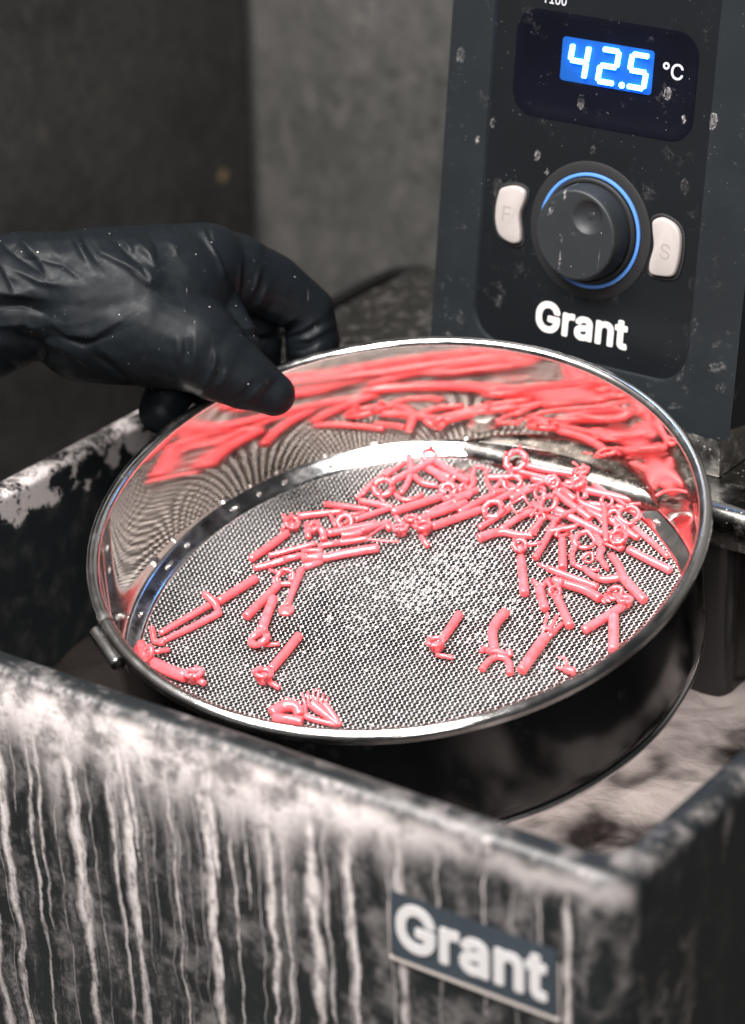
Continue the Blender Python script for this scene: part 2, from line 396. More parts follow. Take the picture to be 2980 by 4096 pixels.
  [(61,62,63),(61,63,64),(60,61,64),(60,64,65),(60,65,66),(59,60,66),(59,66,67),(58,59,67),(58,67,68),(57,58,44),(44,58,43),(43,58,68),(43,68,42),(42,68,69),(57,44,45),(41,42,69),(40,41,69),(57,45,46),(57,46,47),(39,40,69),(56,57,47),(56,47,48),(38,39,69),(38,69,70),(56,48,49),(37,38,70),(55,56,49),(55,49,50),(54,55,50),(36,37,70),(36,70,71),(54,50,51),(53,54,51),(52,53,51),(35,36,71),(35,71,72),(34,35,72),(33,34,72),(33,72,73),(33,73,74),(32,33,74),(12,13,14),(12,14,15),(11,12,15),(10,11,15),(10,15,16),(31,32,74),(9,10,16),(31,74,75),(9,16,17),(30,31,75),(9,17,18),(8,9,18),(29,30,75),(8,18,19),(28,29,75),(8,19,20),(28,75,76),(7,8,20),(7,20,21),(27,28,76),(7,21,22),(26,27,76),(6,7,22),(6,22,23),(25,26,76),(25,76,77),(6,23,24),(24,25,77),(6,24,77),(6,77,78),(5,6,78),(5,78,79),(4,5,79),(3,4,79),(3,79,80),(3,80,0),(2,3,0),(2,0,1),(94,95,96),(94,96,97),(93,94,97),(93,97,98),(93,98,99),(92,93,99),(92,99,100),(91,92,100),(91,100,101),(90,91,118),(118,91,101),(90,118,119),(117,118,101),(116,117,101),(90,119,120),(89,90,120),(115,116,101),(115,101,102),(89,120,121),(114,115,102),(89,121,122),(88,89,122),(113,114,102),(113,102,103),(88,122,123),(112,113,103),(88,123,124),(111,112,103),(87,88,124),(87,124,125),(111,103,104),(110,111,104),(87,125,126),(86,87,126),(109,110,104),(86,126,127),(109,104,105),(127,109,105),(86,127,105),(85,86,105),(85,105,106),(85,106,107),(84,85,107),(84,107,108),(83,84,108),(83,108,81),(82,83,81)]),
 'F': ([(149,147),(157,145),(207,145),(213,146),(217,150),(218,160),(218,360),(221,367),(230,368),(427,368),(434,370),(438,377),(438,423),(437,427),(430,431),(230,432),(223,432),(220,434),(218,440),(218,463),(218,587),(220,596),(223,598),(230,598),(453,599),(460,603),(462,610),(461,653),(457,660),(447,662),(157,662),(150,660),(146,657),(145,647),(145,160),(146,150)],
  [(28,29,30),(28,30,31),(27,28,31),(27,31,32),(27,32,33),(26,27,33),(26,33,23),(23,33,22),(22,33,21),(21,33,20),(20,33,34),(25,26,23),(24,25,23),(19,20,34),(18,19,34),(17,18,34),(16,17,34),(15,16,34),(14,15,7),(7,15,6),(6,15,34),(13,14,7),(12,13,7),(11,12,8),(8,12,7),(10,11,8),(9,10,8),(5,6,34),(4,5,34),(4,34,35),(3,4,35),(3,35,0),(3,0,1),(2,3,1)]),
 'S': ([(292,150),(300,148),(377,149),(420,159),(447,172),(467,185),(497,216),(514,247),(521,270),(524,300),(521,323),(517,340),(500,371),(473,398),(460,407),(420,427),(380,441),(320,456),(283,469),(263,479),(250,488),(240,499),(236,507),(232,520),(232,550),(238,567),(248,583),(267,597),(280,604),(300,611),(317,612),(327,615),(347,615),(357,612),(370,611),(393,604),(407,597),(420,588),(430,578),(439,563),(446,540),(450,536),(503,535),(510,536),(513,539),(515,553),(507,580),(497,600),(485,617),(463,638),(440,654),(410,667),(380,675),(367,675),(357,678),(340,678),(320,678),(310,675),(297,675),(267,667),(237,654),(213,638),(187,611),(167,575),(162,557),(162,510),(166,493),(173,477),(187,456),(197,445),(227,423),(253,409),(290,396),(360,377),(413,358),(430,347),(438,340),(444,333),(451,320),(455,300),(451,277),(444,260),(435,247),(428,240),(407,226),(390,219),(357,212),(313,212),(293,216),(273,223),(260,229),(247,238),(236,250),(226,267),(220,290),(213,297),(160,298),(153,297),(150,294),(149,277),(156,250),(169,223),(182,207),(202,187),(230,169),(263,156)],
  [(54,55,56),(53,54,56),(53,56,57),(52,53,57),(52,57,58),(51,52,58),(51,58,59),(50,51,59),(50,59,60),(49,50,60),(49,60,61),(48,49,61),(48,61,31),(31,61,62),(47,48,32),(32,48,31),(47,32,34),(34,32,33),(30,31,62),(29,30,62),(47,34,35),(29,62,63),(28,29,63),(47,35,36),(27,28,63),(46,47,36),(46,36,37),(26,27,63),(46,37,38),(25,26,63),(45,46,38),(45,38,39),(25,63,64),(24,25,64),(45,39,40),(24,64,65),(44,45,40),(23,24,65),(44,40,41),(43,44,41),(42,43,41),(22,23,65),(22,65,66),(21,22,66),(20,21,66),(20,66,67),(19,20,67),(18,19,67),(18,67,68),(17,18,68),(16,17,68),(16,68,69),(16,69,70),(15,16,70),(14,15,70),(14,70,71),(14,71,72),(13,14,72),(12,13,72),(12,72,73),(12,73,74),(11,12,74),(11,74,75),(11,75,76),(10,11,76),(10,76,77),(10,77,78),(9,10,78),(9,78,79),(8,9,79),(8,79,80),(95,96,97),(94,95,97),(94,97,98),(94,98,99),(93,94,99),(8,80,81),(93,99,100),(7,8,81),(92,93,100),(7,81,82),(91,92,100),(91,100,101),(6,7,82),(6,82,83),(6,83,84),(90,91,101),(89,90,101),(6,84,85),(89,101,102),(88,89,102),(6,85,86),(87,88,102),(5,6,86),(5,86,87),(5,87,102),(5,102,103),(5,103,104),(4,5,104),(3,4,104),(3,104,105),(2,3,105),(2,105,0),(2,0,1)]),
}


def text_mesh(body, height, width=None, depth=0.3):
    """flat letters (outlines kept as data) given a little thickness, mm; lower-left at 0"""
    P_, T_ = GLYPHS[body]
    xs, ys = [p[0] for p in P_], [p[1] for p in P_]
    sy = height / (max(ys) - min(ys))
    sx = width / (max(xs) - min(xs)) if width else sy
    bm = bmesh.new()
    vs = [bm.verts.new(((x - min(xs)) * sx * MM, (y - min(ys)) * sy * MM, depth * MM)) for x, y in P_]
    for t in T_:
        bm.faces.new([vs[k] for k in t])
    r = bmesh.ops.extrude_face_region(bm, geom=list(bm.faces))
    for e in r['geom']:
        if isinstance(e, bmesh.types.BMVert):
            e.co.z = 0.0
    bm.verts.index_update()
    V = [v.co.copy() for v in bm.verts]
    F = [tuple(v.index for v in f.verts) for f in bm.faces]
    bm.free()
    return V, F


# ------------------------------------------------------------------ materials
def plain(name, col, rough=0.5, metal=0.0, **kw):
    t = NT(name)
    t.set(col=col, rough=rough, metal=metal, **kw)
    return t.m


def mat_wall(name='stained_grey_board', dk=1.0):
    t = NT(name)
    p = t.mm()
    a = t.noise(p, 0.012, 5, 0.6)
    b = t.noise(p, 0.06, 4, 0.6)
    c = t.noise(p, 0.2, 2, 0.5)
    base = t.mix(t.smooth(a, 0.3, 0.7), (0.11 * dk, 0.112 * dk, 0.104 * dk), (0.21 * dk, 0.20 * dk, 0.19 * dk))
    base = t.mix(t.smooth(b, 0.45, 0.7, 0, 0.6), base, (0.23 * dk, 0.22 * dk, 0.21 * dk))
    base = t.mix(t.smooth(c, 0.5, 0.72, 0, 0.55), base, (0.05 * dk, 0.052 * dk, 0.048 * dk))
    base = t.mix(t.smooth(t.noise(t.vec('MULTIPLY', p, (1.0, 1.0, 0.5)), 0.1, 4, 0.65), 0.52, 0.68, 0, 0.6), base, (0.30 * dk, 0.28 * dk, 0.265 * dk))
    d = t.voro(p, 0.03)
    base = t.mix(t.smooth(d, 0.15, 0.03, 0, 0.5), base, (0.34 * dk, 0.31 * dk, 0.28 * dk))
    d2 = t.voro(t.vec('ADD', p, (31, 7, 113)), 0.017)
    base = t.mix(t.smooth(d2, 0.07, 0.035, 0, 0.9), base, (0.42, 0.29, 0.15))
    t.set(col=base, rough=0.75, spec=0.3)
    t.bump(b, 0.2, 0.002)
    return t.m


def mat_tank():
    """black moulded plastic under limescale: run marks down the front, crust on the edges"""
    t = NT('limescaled_black_plastic')
    p = t.mm()
    x, y, z = t.xyz()
    nx, ny, nz = t.normal()
    wob = t.noise(p, 0.05, 3, 0.5)
    wob2 = t.noise(p, 0.16, 2, 0.5)
    xw = t.math('ADD', x, t.math('ADD', t.math('MULTIPLY', wob, 7.0), t.math('MULTIPLY', wob2, 3.0)))
    run = t.noise(t.comb(xw, t.math('MULTIPLY', y, 0.2), t.math('MULTIPLY', z, 0.045)), 0.21, 5, 0.62)
    fine = t.noise(t.comb(xw, 0.0, t.math('MULTIPLY', z, 0.08)), 0.6, 3, 0.6)
    cloud = t.noise(p, 0.075, 6, 0.66)
    crumb = t.noise(p, 0.55, 4, 0.7)
    low = t.smooth(z, -32.0, -80.0)                       # run marks thin out downwards as they dried
    right = t.smooth(x, 10.0, 125.0)
    far_left = t.smooth(x, -70.0, -125.0)
    wan = t.math('MULTIPLY', t.math('SUBTRACT', t.noise(t.comb(t.math('MULTIPLY', x, 0.35), 0.0, t.math('MULTIPLY', z, 0.6)), 0.06, 3, 0.55), 0.5), 9.0)
    xd = t.math('ADD', x, wan)

    def drips(scale, off, wlo, whi, lmin, lmax, dens):
        vo = t.n('ShaderNodeTexVoronoi', voronoi_dimensions='1D')
        t.put(vo.inputs['W'], t.math('ADD', xd, off))
        vo.inputs['Scale'].default_value = scale
        sc = t.n('ShaderNodeSeparateColor')
        t.put(sc.inputs[0], vo.outputs['Color'])
        ln = t.math('ADD', t.math('MULTIPLY', sc.outputs[0], lmax - lmin), lmin)
        prog = t.math('DIVIDE', t.math('SUBTRACT', -36.0, z), ln, clamp=True)
        bead = t.smooth(t.noise(t.comb(t.math('MULTIPLY', sc.outputs[2], 90.0), 0.0, z), 0.07, 3, 0.6), 0.3, 0.75, 0.45, 1.25)
        w = t.math('MULTIPLY', t.math('ADD', t.math('MULTIPLY', sc.outputs[1], whi - wlo), wlo), t.math('MULTIPLY', bead, t.math('SQRT', t.math('SUBTRACT', 1.02, prog))))
        edge = t.math('ADD', vo.outputs['Distance'], t.math('MULTIPLY', t.math('SUBTRACT', crumb, 0.5), 0.16))
        mk = t.smooth(edge, w, t.math('MULTIPLY', w, 0.05))
        keep = t.smooth(t.math('ADD', sc.outputs[2], t.math('ADD', t.math('MULTIPLY', right, 0.55), t.math('MULTIPLY', far_left, 0.2))), dens + 0.05, dens)
        return t.math('MULTIPLY', t.math('MULTIPLY', mk, keep), t.smooth(prog, 1.0, 0.9))
    d1 = drips(0.062, 311.0, 0.14, 0.44, 40.0, 260.0, 0.84)
    d2_ = drips(0.115, 577.0, 0.10, 0.38, 30.0, 220.0, 0.84)
    d3 = drips(0.23, 911.0, 0.08, 0.28, 20.0, 200.0, 0.72)
    streak = t.math('MAXIMUM', d1, t.math('MAXIMUM', t.math('MULTIPLY', d2_, 0.8), t.math('MULTIPLY', d3, 0.5)))
    streak = t.math('MULTIPLY', streak, t.math('MULTIPLY', t.smooth(z, -30.0, -40.0), t.smooth(z, -150.0, -60.0, 0.6, 1.0)))
    streak = t.math('MULTIPLY', streak, t.smooth(t.noise(t.comb(x, 0.0, t.math('MULTIPLY', z, 0.4)), 0.3, 4, 0.65), 0.32, 0.58, 0.3, 1.0))
    # a chalky crust along the shoulder, with a ragged lower edge
    rag = t.noise(t.comb(xd, 0.0, 0.0), 0.045, 4, 0.6)
    reach = t.math('ADD', 20.0, t.math('MULTIPLY', t.math('SUBTRACT', rag, 0.42), 130.0))
    reach = t.math('MULTIPLY', reach, t.math('SUBTRACT', 1.0, t.math('MULTIPLY', t.math('MAXIMUM', right, far_left), 0.72)))
    depth_ = t.math('SUBTRACT', -30.0, z)
    crust = t.smooth(t.math('ADD', t.math('DIVIDE', depth_, t.math('MAXIMUM', reach, 3.0)), t.math('MULTIPLY', t.math('SUBTRACT', cloud, 0.5), 2.2)), 1.15, 0.35)
    crust = t.math('MULTIPLY', crust, t.math('MULTIPLY', t.smooth(z, -26.0, -32.0), t.math('MULTIPLY', t.smooth(cloud, 0.36, 0.60, 0.25, 1.0), t.smooth(right, 0.3, 1.0, 1.0, 0.5))))
    front = t.smooth(ny, -0.25, -0.7)
    veil = t.math('ADD', t.noise(t.comb(xd, 0.0, t.math('MULTIPLY', z, 0.22)), 0.10, 6, 0.72), t.smooth(z, -95.0, -45.0, -0.03, 0.09))
    veil = t.math('MULTIPLY', t.smooth(veil, t.math('ADD', 0.45, t.math('MULTIPLY', right, 0.11)), 0.76), t.smooth(crumb, 0.35, 0.65, 0.1, 0.42))
    f_front = t.math('MULTIPLY', front, t.math('MAXIMUM', veil, t.math('MAXIMUM', streak, crust)))
    # everywhere: thin cloudy film and crumbs
    film = t.math('MULTIPLY', t.smooth(cloud, 0.46, 0.72), t.smooth(t.math('ADD', nz, t.math('MULTIPLY', front, 0.7)), 0.1, 0.7, 0.03, 0.22))
    film = t.math('MULTIPLY', film, t.smooth(y, 125.0, 80.0, 0.08, 1.0))
    lt = t.math('MULTIPLY', t.smooth(x, -150.0, -164.0), t.smooth(nz, 0.1, 0.6))
    lt = t.math('MULTIPLY', lt, t.smooth(y, 110.0, 60.0, 0.08, 1.0))
    left_top = t.math('MULTIPLY', lt, t.smooth(t.math('ADD', cloud, t.math('MULTIPLY', crumb, 0.5)), 0.64, 0.84))
    side = t.math('MULTIPLY', t.math('MULTIPLY', t.smooth(nx, 0.4, 0.9), t.smooth(x, 120.0, 150.0)), t.math('MULTIPLY', t.smooth(run, 0.54, 0.72), 0.3))
    inn = t.math('MULTIPLY', t.math('MULTIPLY', t.smooth(x, -168.0, -160.0), t.smooth(nx, 0.3, 0.8)),
                 t.smooth(t.math('ADD', cloud, t.smooth(z, -58.0, -30.0, -0.3, 0.12)), 0.58, 0.64))
    inn = t.math('MULTIPLY', inn, t.smooth(x, -120.0, -150.0))
    f = t.math('MAXIMUM', t.math('MAXIMUM', f_front, film), t.math('MAXIMUM', t.math('MAXIMUM', left_top, t.math('MULTIPLY', inn, 0.55)), side), clamp=True)
    f = t.math('MULTIPLY', f, t.smooth(crumb, 0.2, 0.5, 0.55, 1.0))
    col = t.mix(f, (0.0095, 0.0113, 0.0125), (0.76, 0.69, 0.67))
    t.set(col=col, rough=t.math('ADD', 0.38, t.math('MULTIPLY', f, 0.5)), spec=0.4)
    t.bump(t.math('ADD', t.math('MULTIPLY', f, 0.8), t.math('MULTIPLY', crumb, 0.25)), 0.35, 0.0008)
    return t.m


def mat_console(name, base, rough, amount=1.0):
    """dark plastic with dried splashes and drips"""
    t = NT(name)
    p = t.mm()
    x, y, z = t.xyz()
    warp = t.vec('ADD', p, t.vec('SCALE', t.noise(p, 0.5, 2, 0.5, col=True), None)) if False else p
    q = t.comb(x, t.math('MULTIPLY', y, 0.5), t.math('MULTIPLY', z, 0.62))
    nz1 = t.noise(p, 0.9, 3, 0.6)
    q = t.vec('ADD', q, t.comb(t.math('MULTIPLY', nz1, 2.4), 0.0, t.math('MULTIPLY', nz1, 2.0)))
    d = t.voro(q, 0.115)
    rc = t.voro(q, 0.115, out='Color')
    sp = t.n('ShaderNodeSeparateColor')
    t.put(sp.inputs[0], rc)
    rad = t.math('MULTIPLY', sp.outputs[0], 0.24)
    ring = t.smooth(t.math('ABSOLUTE', t.math('SUBTRACT', d, rad)), 0.035, 0.008)
    body = t.math('MULTIPLY', t.smooth(d, rad, t.math('SUBTRACT', rad, 0.05)), 0.45)
    on = t.smooth(sp.outputs[1], 0.62, 0.68)
    spot = t.math('MULTIPLY', t.math('MAXIMUM', ring, body), t.math('MULTIPLY', t.math('MULTIPLY', on, t.smooth(t.noise(p, 0.022, 2), 0.4, 0.58)), t.smooth(rad, 0.04, 0.08)))
    spot = t.math('MULTIPLY', spot, t.smooth(t.noise(p, 0.8, 3, 0.65), 0.34, 0.64))
    drip = t.noise(t.comb(t.math('ADD', x, t.math('MULTIPLY', nz1, 1.5)), 0.0, t.math('MULTIPLY', z, 0.03)), 0.28, 3, 0.55)
    dm = t.math('MULTIPLY', t.smooth(drip, 0.66, 0.72), t.smooth(t.noise(p, 0.06, 2), 0.5, 0.6))
    dm = t.math('MULTIPLY', dm, t.smooth(t.noise(p, 1.1, 4, 0.7), 0.4, 0.65))
    smear = t.math('MULTIPLY', t.smooth(t.noise(p, 0.09, 5, 0.7), 0.58, 0.74), t.smooth(t.noise(p, 0.7, 4, 0.7), 0.42, 0.62))
    lowz = t.smooth(z, 60.0, 0.0, 0.25, 1.0)
    speck = t.smooth(t.voro(p, 0.5), 0.1, 0.05, 0, 0.6)
    speck = t.math('MULTIPLY', speck, t.smooth(t.noise(p, 0.12, 2), 0.5, 0.62))
    f = t.math('MAXIMUM', t.math('MAXIMUM', spot, t.math('MULTIPLY', dm, 0.5)), t.math('MAXIMUM', t.math('MULTIPLY', smear, t.math('MULTIPLY', lowz, 0.75)), speck))
    f = t.math('MULTIPLY', f, amount, clamp=True)
    haze = t.noise(p, 0.03, 4, 0.6)
    c0 = t.mix(t.smooth(haze, 0.35, 0.7), base, tuple(c * 1.25 for c in base))
    t.set(col=t.mix(f, c0, (0.50, 0.465, 0.45)), rough=t.math('ADD', rough, t.math('MULTIPLY', f, 0.4)), spec=0.32)
    t.bump(t.math('ADD', f, t.math('MULTIPLY', t.noise(p, 3.0, 2), 0.12)), 0.25, 0.0003)
    return t.m


def mat_steel(name, rough=0.12, base=(0.78, 0.77, 0.76), scale=1.0, dirt=0.0, wavy=0.0):
    t = NT(name)
    p = t.mm()
    n1 = t.noise(p, 0.12 * scale, 4, 0.6)
    n2 = t.noise(p, 1.6 * scale, 3, 0.6)
    r = t.math('ADD', t.smooth(n1, 0.3, 0.75, rough * 0.7, rough * 1.5), t.math('MULTIPLY', t.smooth(n2, 0.55, 0.8), 0.05))
    col = base
    metal = 1.0
    if dirt:
        f = t.math('MULTIPLY', t.smooth(t.noise(p, 0.16, 5, 0.7), 0.5, 0.72), dirt, clamp=True)
        g = t.math('MULTIPLY', t.smooth(t.voro(p, 0.35), 0.16, 0.08), t.smooth(t.noise(p, 0.1, 2), 0.45, 0.6))
        f2 = t.math('MAXIMUM', f, t.math('MULTIPLY', g, 0.7))
        col = t.mix(f2, base, (0.5, 0.47, 0.45))
        metal = t.math('SUBTRACT', 1.0, f2)
        r = t.math('ADD', r, t.math('MULTIPLY', f2, 0.4))
    t.set(col=col, metal=metal, rough=r)
    h = n1 if not wavy else t.math('ADD', n1, t.math('MULTIPLY', n2, 0.02))
    t.bump(h, 0.12 + wavy, 0.0006)
    return t.m


def mat_resin():
    t = NT('pink_casting_resin')
    p = t.mm()
    n = t.noise(p, 0.3, 3, 0.5)
    oi = t.n('ShaderNodeObjectInfo')
    col = t.mix(oi.outputs['Random'], (0.98, 0.13, 0.155), (0.99, 0.185, 0.22))
    t.set(col=t.mix(t.smooth(n, 0.3, 0.7), col, (0.98, 0.115, 0.128)), rough=0.2, spec=0.5, coat=0.6, coatr=0.07, sss=0.5, sssr=(1.0, 0.25, 0.22), ssss=0.0026, ior=1.48)
    t.bump(t.noise(p, 2.5, 2), 0.08, 0.0002)
    return t.m


def mat_glove():
    t = NT('black_nitrile')
    p = t.mm()
    f = t.noise(p, 0.35, 4, 0.6)
    g = t.noise(p, 2.2, 3, 0.6)
    sp = t.math('MULTIPLY', t.smooth(t.voro(p, 0.2), 0.075, 0.045), t.smooth(t.noise(p, 0.05, 2), 0.5, 0.56))
    sc = t.math('MULTIPLY', t.smooth(t.noise(t.comb(*[t.math('MULTIPLY', c, k) for c, k in zip(t.xyz(), (1.0, 0.35, 1.0))]), 0.5, 4, 0.7), 0.66, 0.76), 0.18)
    w = t.math('MAXIMUM', t.math('MULTIPLY', sp, 0.8), sc)
    t.set(col=t.mix(w, (0.0055, 0.0072, 0.0090), (0.6, 0.57, 0.55)), rough=t.smooth(f, 0.3, 0.7, 0.42, 0.54), spec=0.12)
    t.bump(t.math('ADD', t.math('MULTIPLY', f, 0.5), t.math('MULTIPLY', g, 0.12)), 0.18, 0.0005)
    return t.m


def mat_water():
    t = NT('murky_bath_water')
    p = t.mm()
    n = t.noise(p, 0.026, 3, 0.5, 0.15)
    xx = t.xyz()[0]
    foam = t.math('MULTIPLY', t.smooth(n, 0.32, 0.56), t.smooth(xx, 15.0, 60.0))
    col = t.mix(foam, (0.016, 0.013, 0.012), (0.40, 0.345, 0.325))
    t.set(col=col, rough=t.math('ADD', 0.03, t.math('MULTIPLY', foam, 0.25)), spec=0.4, ior=1.33)
    t.bump(t.noise(p, 0.10, 3, 0.5, 0.3), 0.4, 0.005)
    return t.m


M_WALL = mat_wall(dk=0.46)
M_WALLDARK = mat_wall('grey_board_darkened', 0.30)  # same board recipe as the back wall, colour scaled darker
M_TANK = mat_tank()
M_BODY = mat_console('charcoal_console_plastic', (0.0095, 0.0118, 0.0138), 0.42, 0.5)
M_PANEL = mat_console('black_membrane_panel', (0.0045, 0.0056, 0.0068), 0.38, 0.45)
M_SCREEN = mat_console('smoked_screen', (0.003, 0.0033, 0.006), 0.2, 0.6)
M_KNOB = mat_console('dark_knob_rubber', (0.014, 0.016, 0.018), 0.5, 2.0)
M_GROOVE = plain('groove_black', (0.006, 0.006, 0.007), 0.6)
M_WHITE = plain('white_print', (0.56, 0.54, 0.535), 0.55)
M_GREYPRINT = plain('grey_print', (0.42, 0.42, 0.45), 0.5)
M_BUTTON = plain('warm_grey_button', (0.31, 0.28, 0.268), 0.55)
M_BUTTONINK = plain('button_engraving', (0.24, 0.215, 0.205), 0.6)
M_BLUE = plain('blue_ring', (0.065, 0.19, 0.50), 0.4)
M_LEDPLATE = plain('led_diffuser', (0.007, 0.06, 0.24), 0.5, spec=0.1)
M_LED = plain('led_segment', (0, 0, 0), 0.5, emis=(0.10, 0.36, 1.0), emiss=22.0)
M_WALLSTEEL = mat_steel('polished_steel_wall', 0.06, (0.76, 0.67, 0.61), scale=0.35, wavy=-0.07)
M_RIM = mat_steel('brushed_steel_rim', 0.17, (0.80, 0.785, 0.775))
M_WIRE = mat_steel('wire_steel', 0.36, (0.43, 0.422, 0.418), scale=0.3)
M_SOLDER = mat_steel('solder_steel', 0.16, (0.83, 0.82, 0.815))
M_PLATE = mat_steel('stained_steel_plate', 0.24, (0.20, 0.195, 0.185), dirt=0.24)
M_BRACKET = mat_steel('dull_steel_bracket', 0.30, (0.42, 0.405, 0.385), dirt=0.35)
M_BOLT = mat_steel('bright_bolt_steel', 0.28, (0.86, 0.85, 0.84))
M_RESIN = mat_resin()
M_GLOVE = mat_glove()
M_WATER = mat_water()
M_DROP = plain('foamy_water', (0.72, 0.70, 0.69), 0.2, trans=0.62, ior=1.33)
M_BADGE = mat_console('badge_blue_grey', (0.032, 0.042, 0.052), 0.4, 0.4)
M_BADGEEDGE = plain('badge_worn_edge', (0.46, 0.41, 0.38), 0.6)
M_HOUSING = plain('black_housing', (0.016, 0.0155, 0.0155), 0.25)
M_OUTER = mat_console('glossy_black', (0.006, 0.0065, 0.007), 0.10, 0.12)
M_COUNTER = plain('dark_worktop', (0.06, 0.06, 0.058), 0.5)

# ------------------------------------------------------------------ setting: booth walls and worktop
XW, YW = -360.0, 388.2


def panel_board(name, x0, x1, y0, y1, z0, z1, mat):
    v, f = box(x0, x1, y0, y1, z0, z1, 1.5, 2)
    return tag(obj(name, v, f, mat, None, True, 40), kind='structure')


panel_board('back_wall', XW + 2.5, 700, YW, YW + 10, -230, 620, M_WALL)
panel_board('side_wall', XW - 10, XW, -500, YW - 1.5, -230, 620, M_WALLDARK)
# near-black strip in the corner, the open gap's darkness put into its colour
v, f = box(XW - 10, XW + 5.5, YW + 2.0, YW + 10, -230, 620, 1.0, 2)
tag(obj('corner_gap_strip', v, f, plain('corner_gap', (0.03, 0.03, 0.028), 0.8), None, True, 40), kind='structure')
v, f = box(XW - 10, 700, -500, YW + 10, -250, -230, 0)
tag(obj('worktop', v, f, M_COUNTER, None, False), kind='structure')

# ------------------------------------------------------------------ bath tank
TX0, TX1, TY0, TY1, TZ = -174.0, 160.0, -118.0, 255.0, -25.0
bath = empty('bath_tank', (0, 0, -0.230))
tag(bath, 'black water bath tank crusted with white limescale runs down its front', 'water bath')


def tank_loops():
    L = []

    def ring(off, z, r):
        rr = max(2.0, r)
        L.append([(a, b, z + 230.0) for a, b in rrect(TX0 + off, TX1 - off, TY0 + off, TY1 - off, rr, 10)])
    # outer wall, subdivided downwards for a slightly uneven moulding
    for z, off in ((-230, 9), (-190, 7), (-150, 5), (-110, 3.2), (-80, 1.8), (-55, 0.6), (-40, 0.1)):
        ring(off, z, 13 - off * 0.3)
    for k in range(7):
        a = math.radians(90 * k / 6)
        ring(5.5 - 5.5 * math.cos(a), TZ - 5.5 + 5.5 * math.sin(a), 13)
    for k in range(1, 6):
        a = math.radians(90 * k / 5)
        ring(5.5 + 3.0 + 3.5 * math.sin(a), TZ - 3.5 + 3.5 * math.cos(a), 11)
    for z, off in ((-60, 12.6), (-120, 14), (-200, 16)):
        ring(off, z, 11)
    return loft(L, True, True)


v, f = tank_loops()
bm = bmesh.new()
vs = [bm.verts.new(c) for c in v]
for q in f:
    bm.faces.new([vs[i] for i in q])
bmesh.ops.recalc_face_normals(bm, faces=bm.faces)
for fc in bm.faces:
    fc.smooth = True
me = bpy.data.meshes.new('tank_shell')
bm.to_mesh(me)
bm.free()
me.materials.append(M_TANK)
shell = bpy.data.objects.new('tank_shell', me)
COL.objects.link(shell)
# keep the object's own space equal to the world so the limescale sits where it dried
for vv in me.vertices:
    vv.co.z -= 0.230
shell.parent = bath
shell.location = (0, 0, 0.230)
for e in me.edges:
    pass

# name badge on the front
badge_z0, badge_z1, bx0, bx1 = -78.0, -54.2, 78.2, 137.0
fy = TY0 + 1.75


def badge_loft(x0, x1, z0, z1, r, y_back, y_front, bev):
    a = rrect(x0, x1, z0, z1, r, 4)
    b = rrect(x0 + bev, x1 - bev, z0 + bev, z1 - bev, max(0.3, r - bev), 4)
    return loft([[(p, y_back, q + 230) for p, q in a], [(p, y_front + bev, q + 230) for p, q in a], [(p, y_front, q + 230) for p, q in b]], True, True)


v, f = badge_loft(bx0, bx1, badge_z0, badge_z1, 1.0, fy + 1.2, fy - 1.2, 0.5)
badge = obj('name_badge', v, f, M_BADGE, bath, True, 30)
for nm, z0, z1 in (('badge_edge', badge_z0 - 1.6, badge_z0 - 0.1), ('badge_edge', badge_z1 + 0.1, badge_z1 + 1.1)):
    v, f = box(bx0 - 0.6, bx1 + 0.6, fy - 1.0, fy + 0.5, z0 + 230, z1 + 230, 0.35, 2)
    obj(nm, v, f, M_BADGEEDGE, badge)
for x0_, x1_ in ((bx0 - 0.7, bx0 - 0.1), (bx1 + 0.1, bx1 + 0.7)):
    v, f = box(x0_, x1_, fy - 1.0, fy + 0.5, badge_z0 + 230, badge_z1 + 230, 0.25, 2)
    obj('badge_edge', v, f, M_BADGEEDGE, badge)
v, f = text_mesh('Grant', 16.6, 53.0, 0.35)
mt = Matrix.Rotation(math.radians(90), 4, 'X')
v = [mt @ c + Vector(((bx0 + 2.6) * MM, (fy - 1.25) * MM, (badge_z0 + 4.2 + 230) * MM)) for c in v]
obj('lettering', v, f, M_WHITE, badge, False)

# black rubber edging round the back corner of the rim
v, f = tube([(-170.5, 140, 207.0, 2.6), (-170.8, 190, 207.0, 2.6), (-171, 232, 207.0, 2.6), (-166, 246, 207.0, 2.6), (-150, 251, 207.0, 2.6), (-100, 251.5, 207.0, 2.6), (60, 251.5, 207.0, 2.6)], 14, sub=5)
obj('rubber_edging', v, f, plain('matt_black_rubber', (0.006, 0.006, 0.006), 0.75, spec=0.15), bath)

# water in the bath: stirred surface with real waves
nx_, ny_ = 150, 170
gx = np.linspace(TX0 + 13.5, TX1 - 13.5, nx_)
gy = np.linspace(TY0 + 13.5, TY1 - 13.5, ny_)
X, Y = np.meshgrid(gx, gy)
P = np.stack([X.ravel(), Y.ravel(), np.zeros(X.size)], 1)
Hh = 3.2 * vnoise(P, 1 / 34.0, 3) + 1.6 * vnoise(P + 40, 1 / 15.0, 4) + 0.7 * vnoise(P, 1 / 6.5, 5)
P[:, 2] = Hh - 100.0
idx = np.arange(X.size).reshape(ny_, nx_)
Q = np.stack([idx[:-1, :-1], idx[:-1, 1:], idx[1:, 1:], idx[1:, :-1]], -1).reshape(-1, 4)
water = obj_fast('bath_water', P * MM, Q, M_WATER)
tag(water, kind='structure')

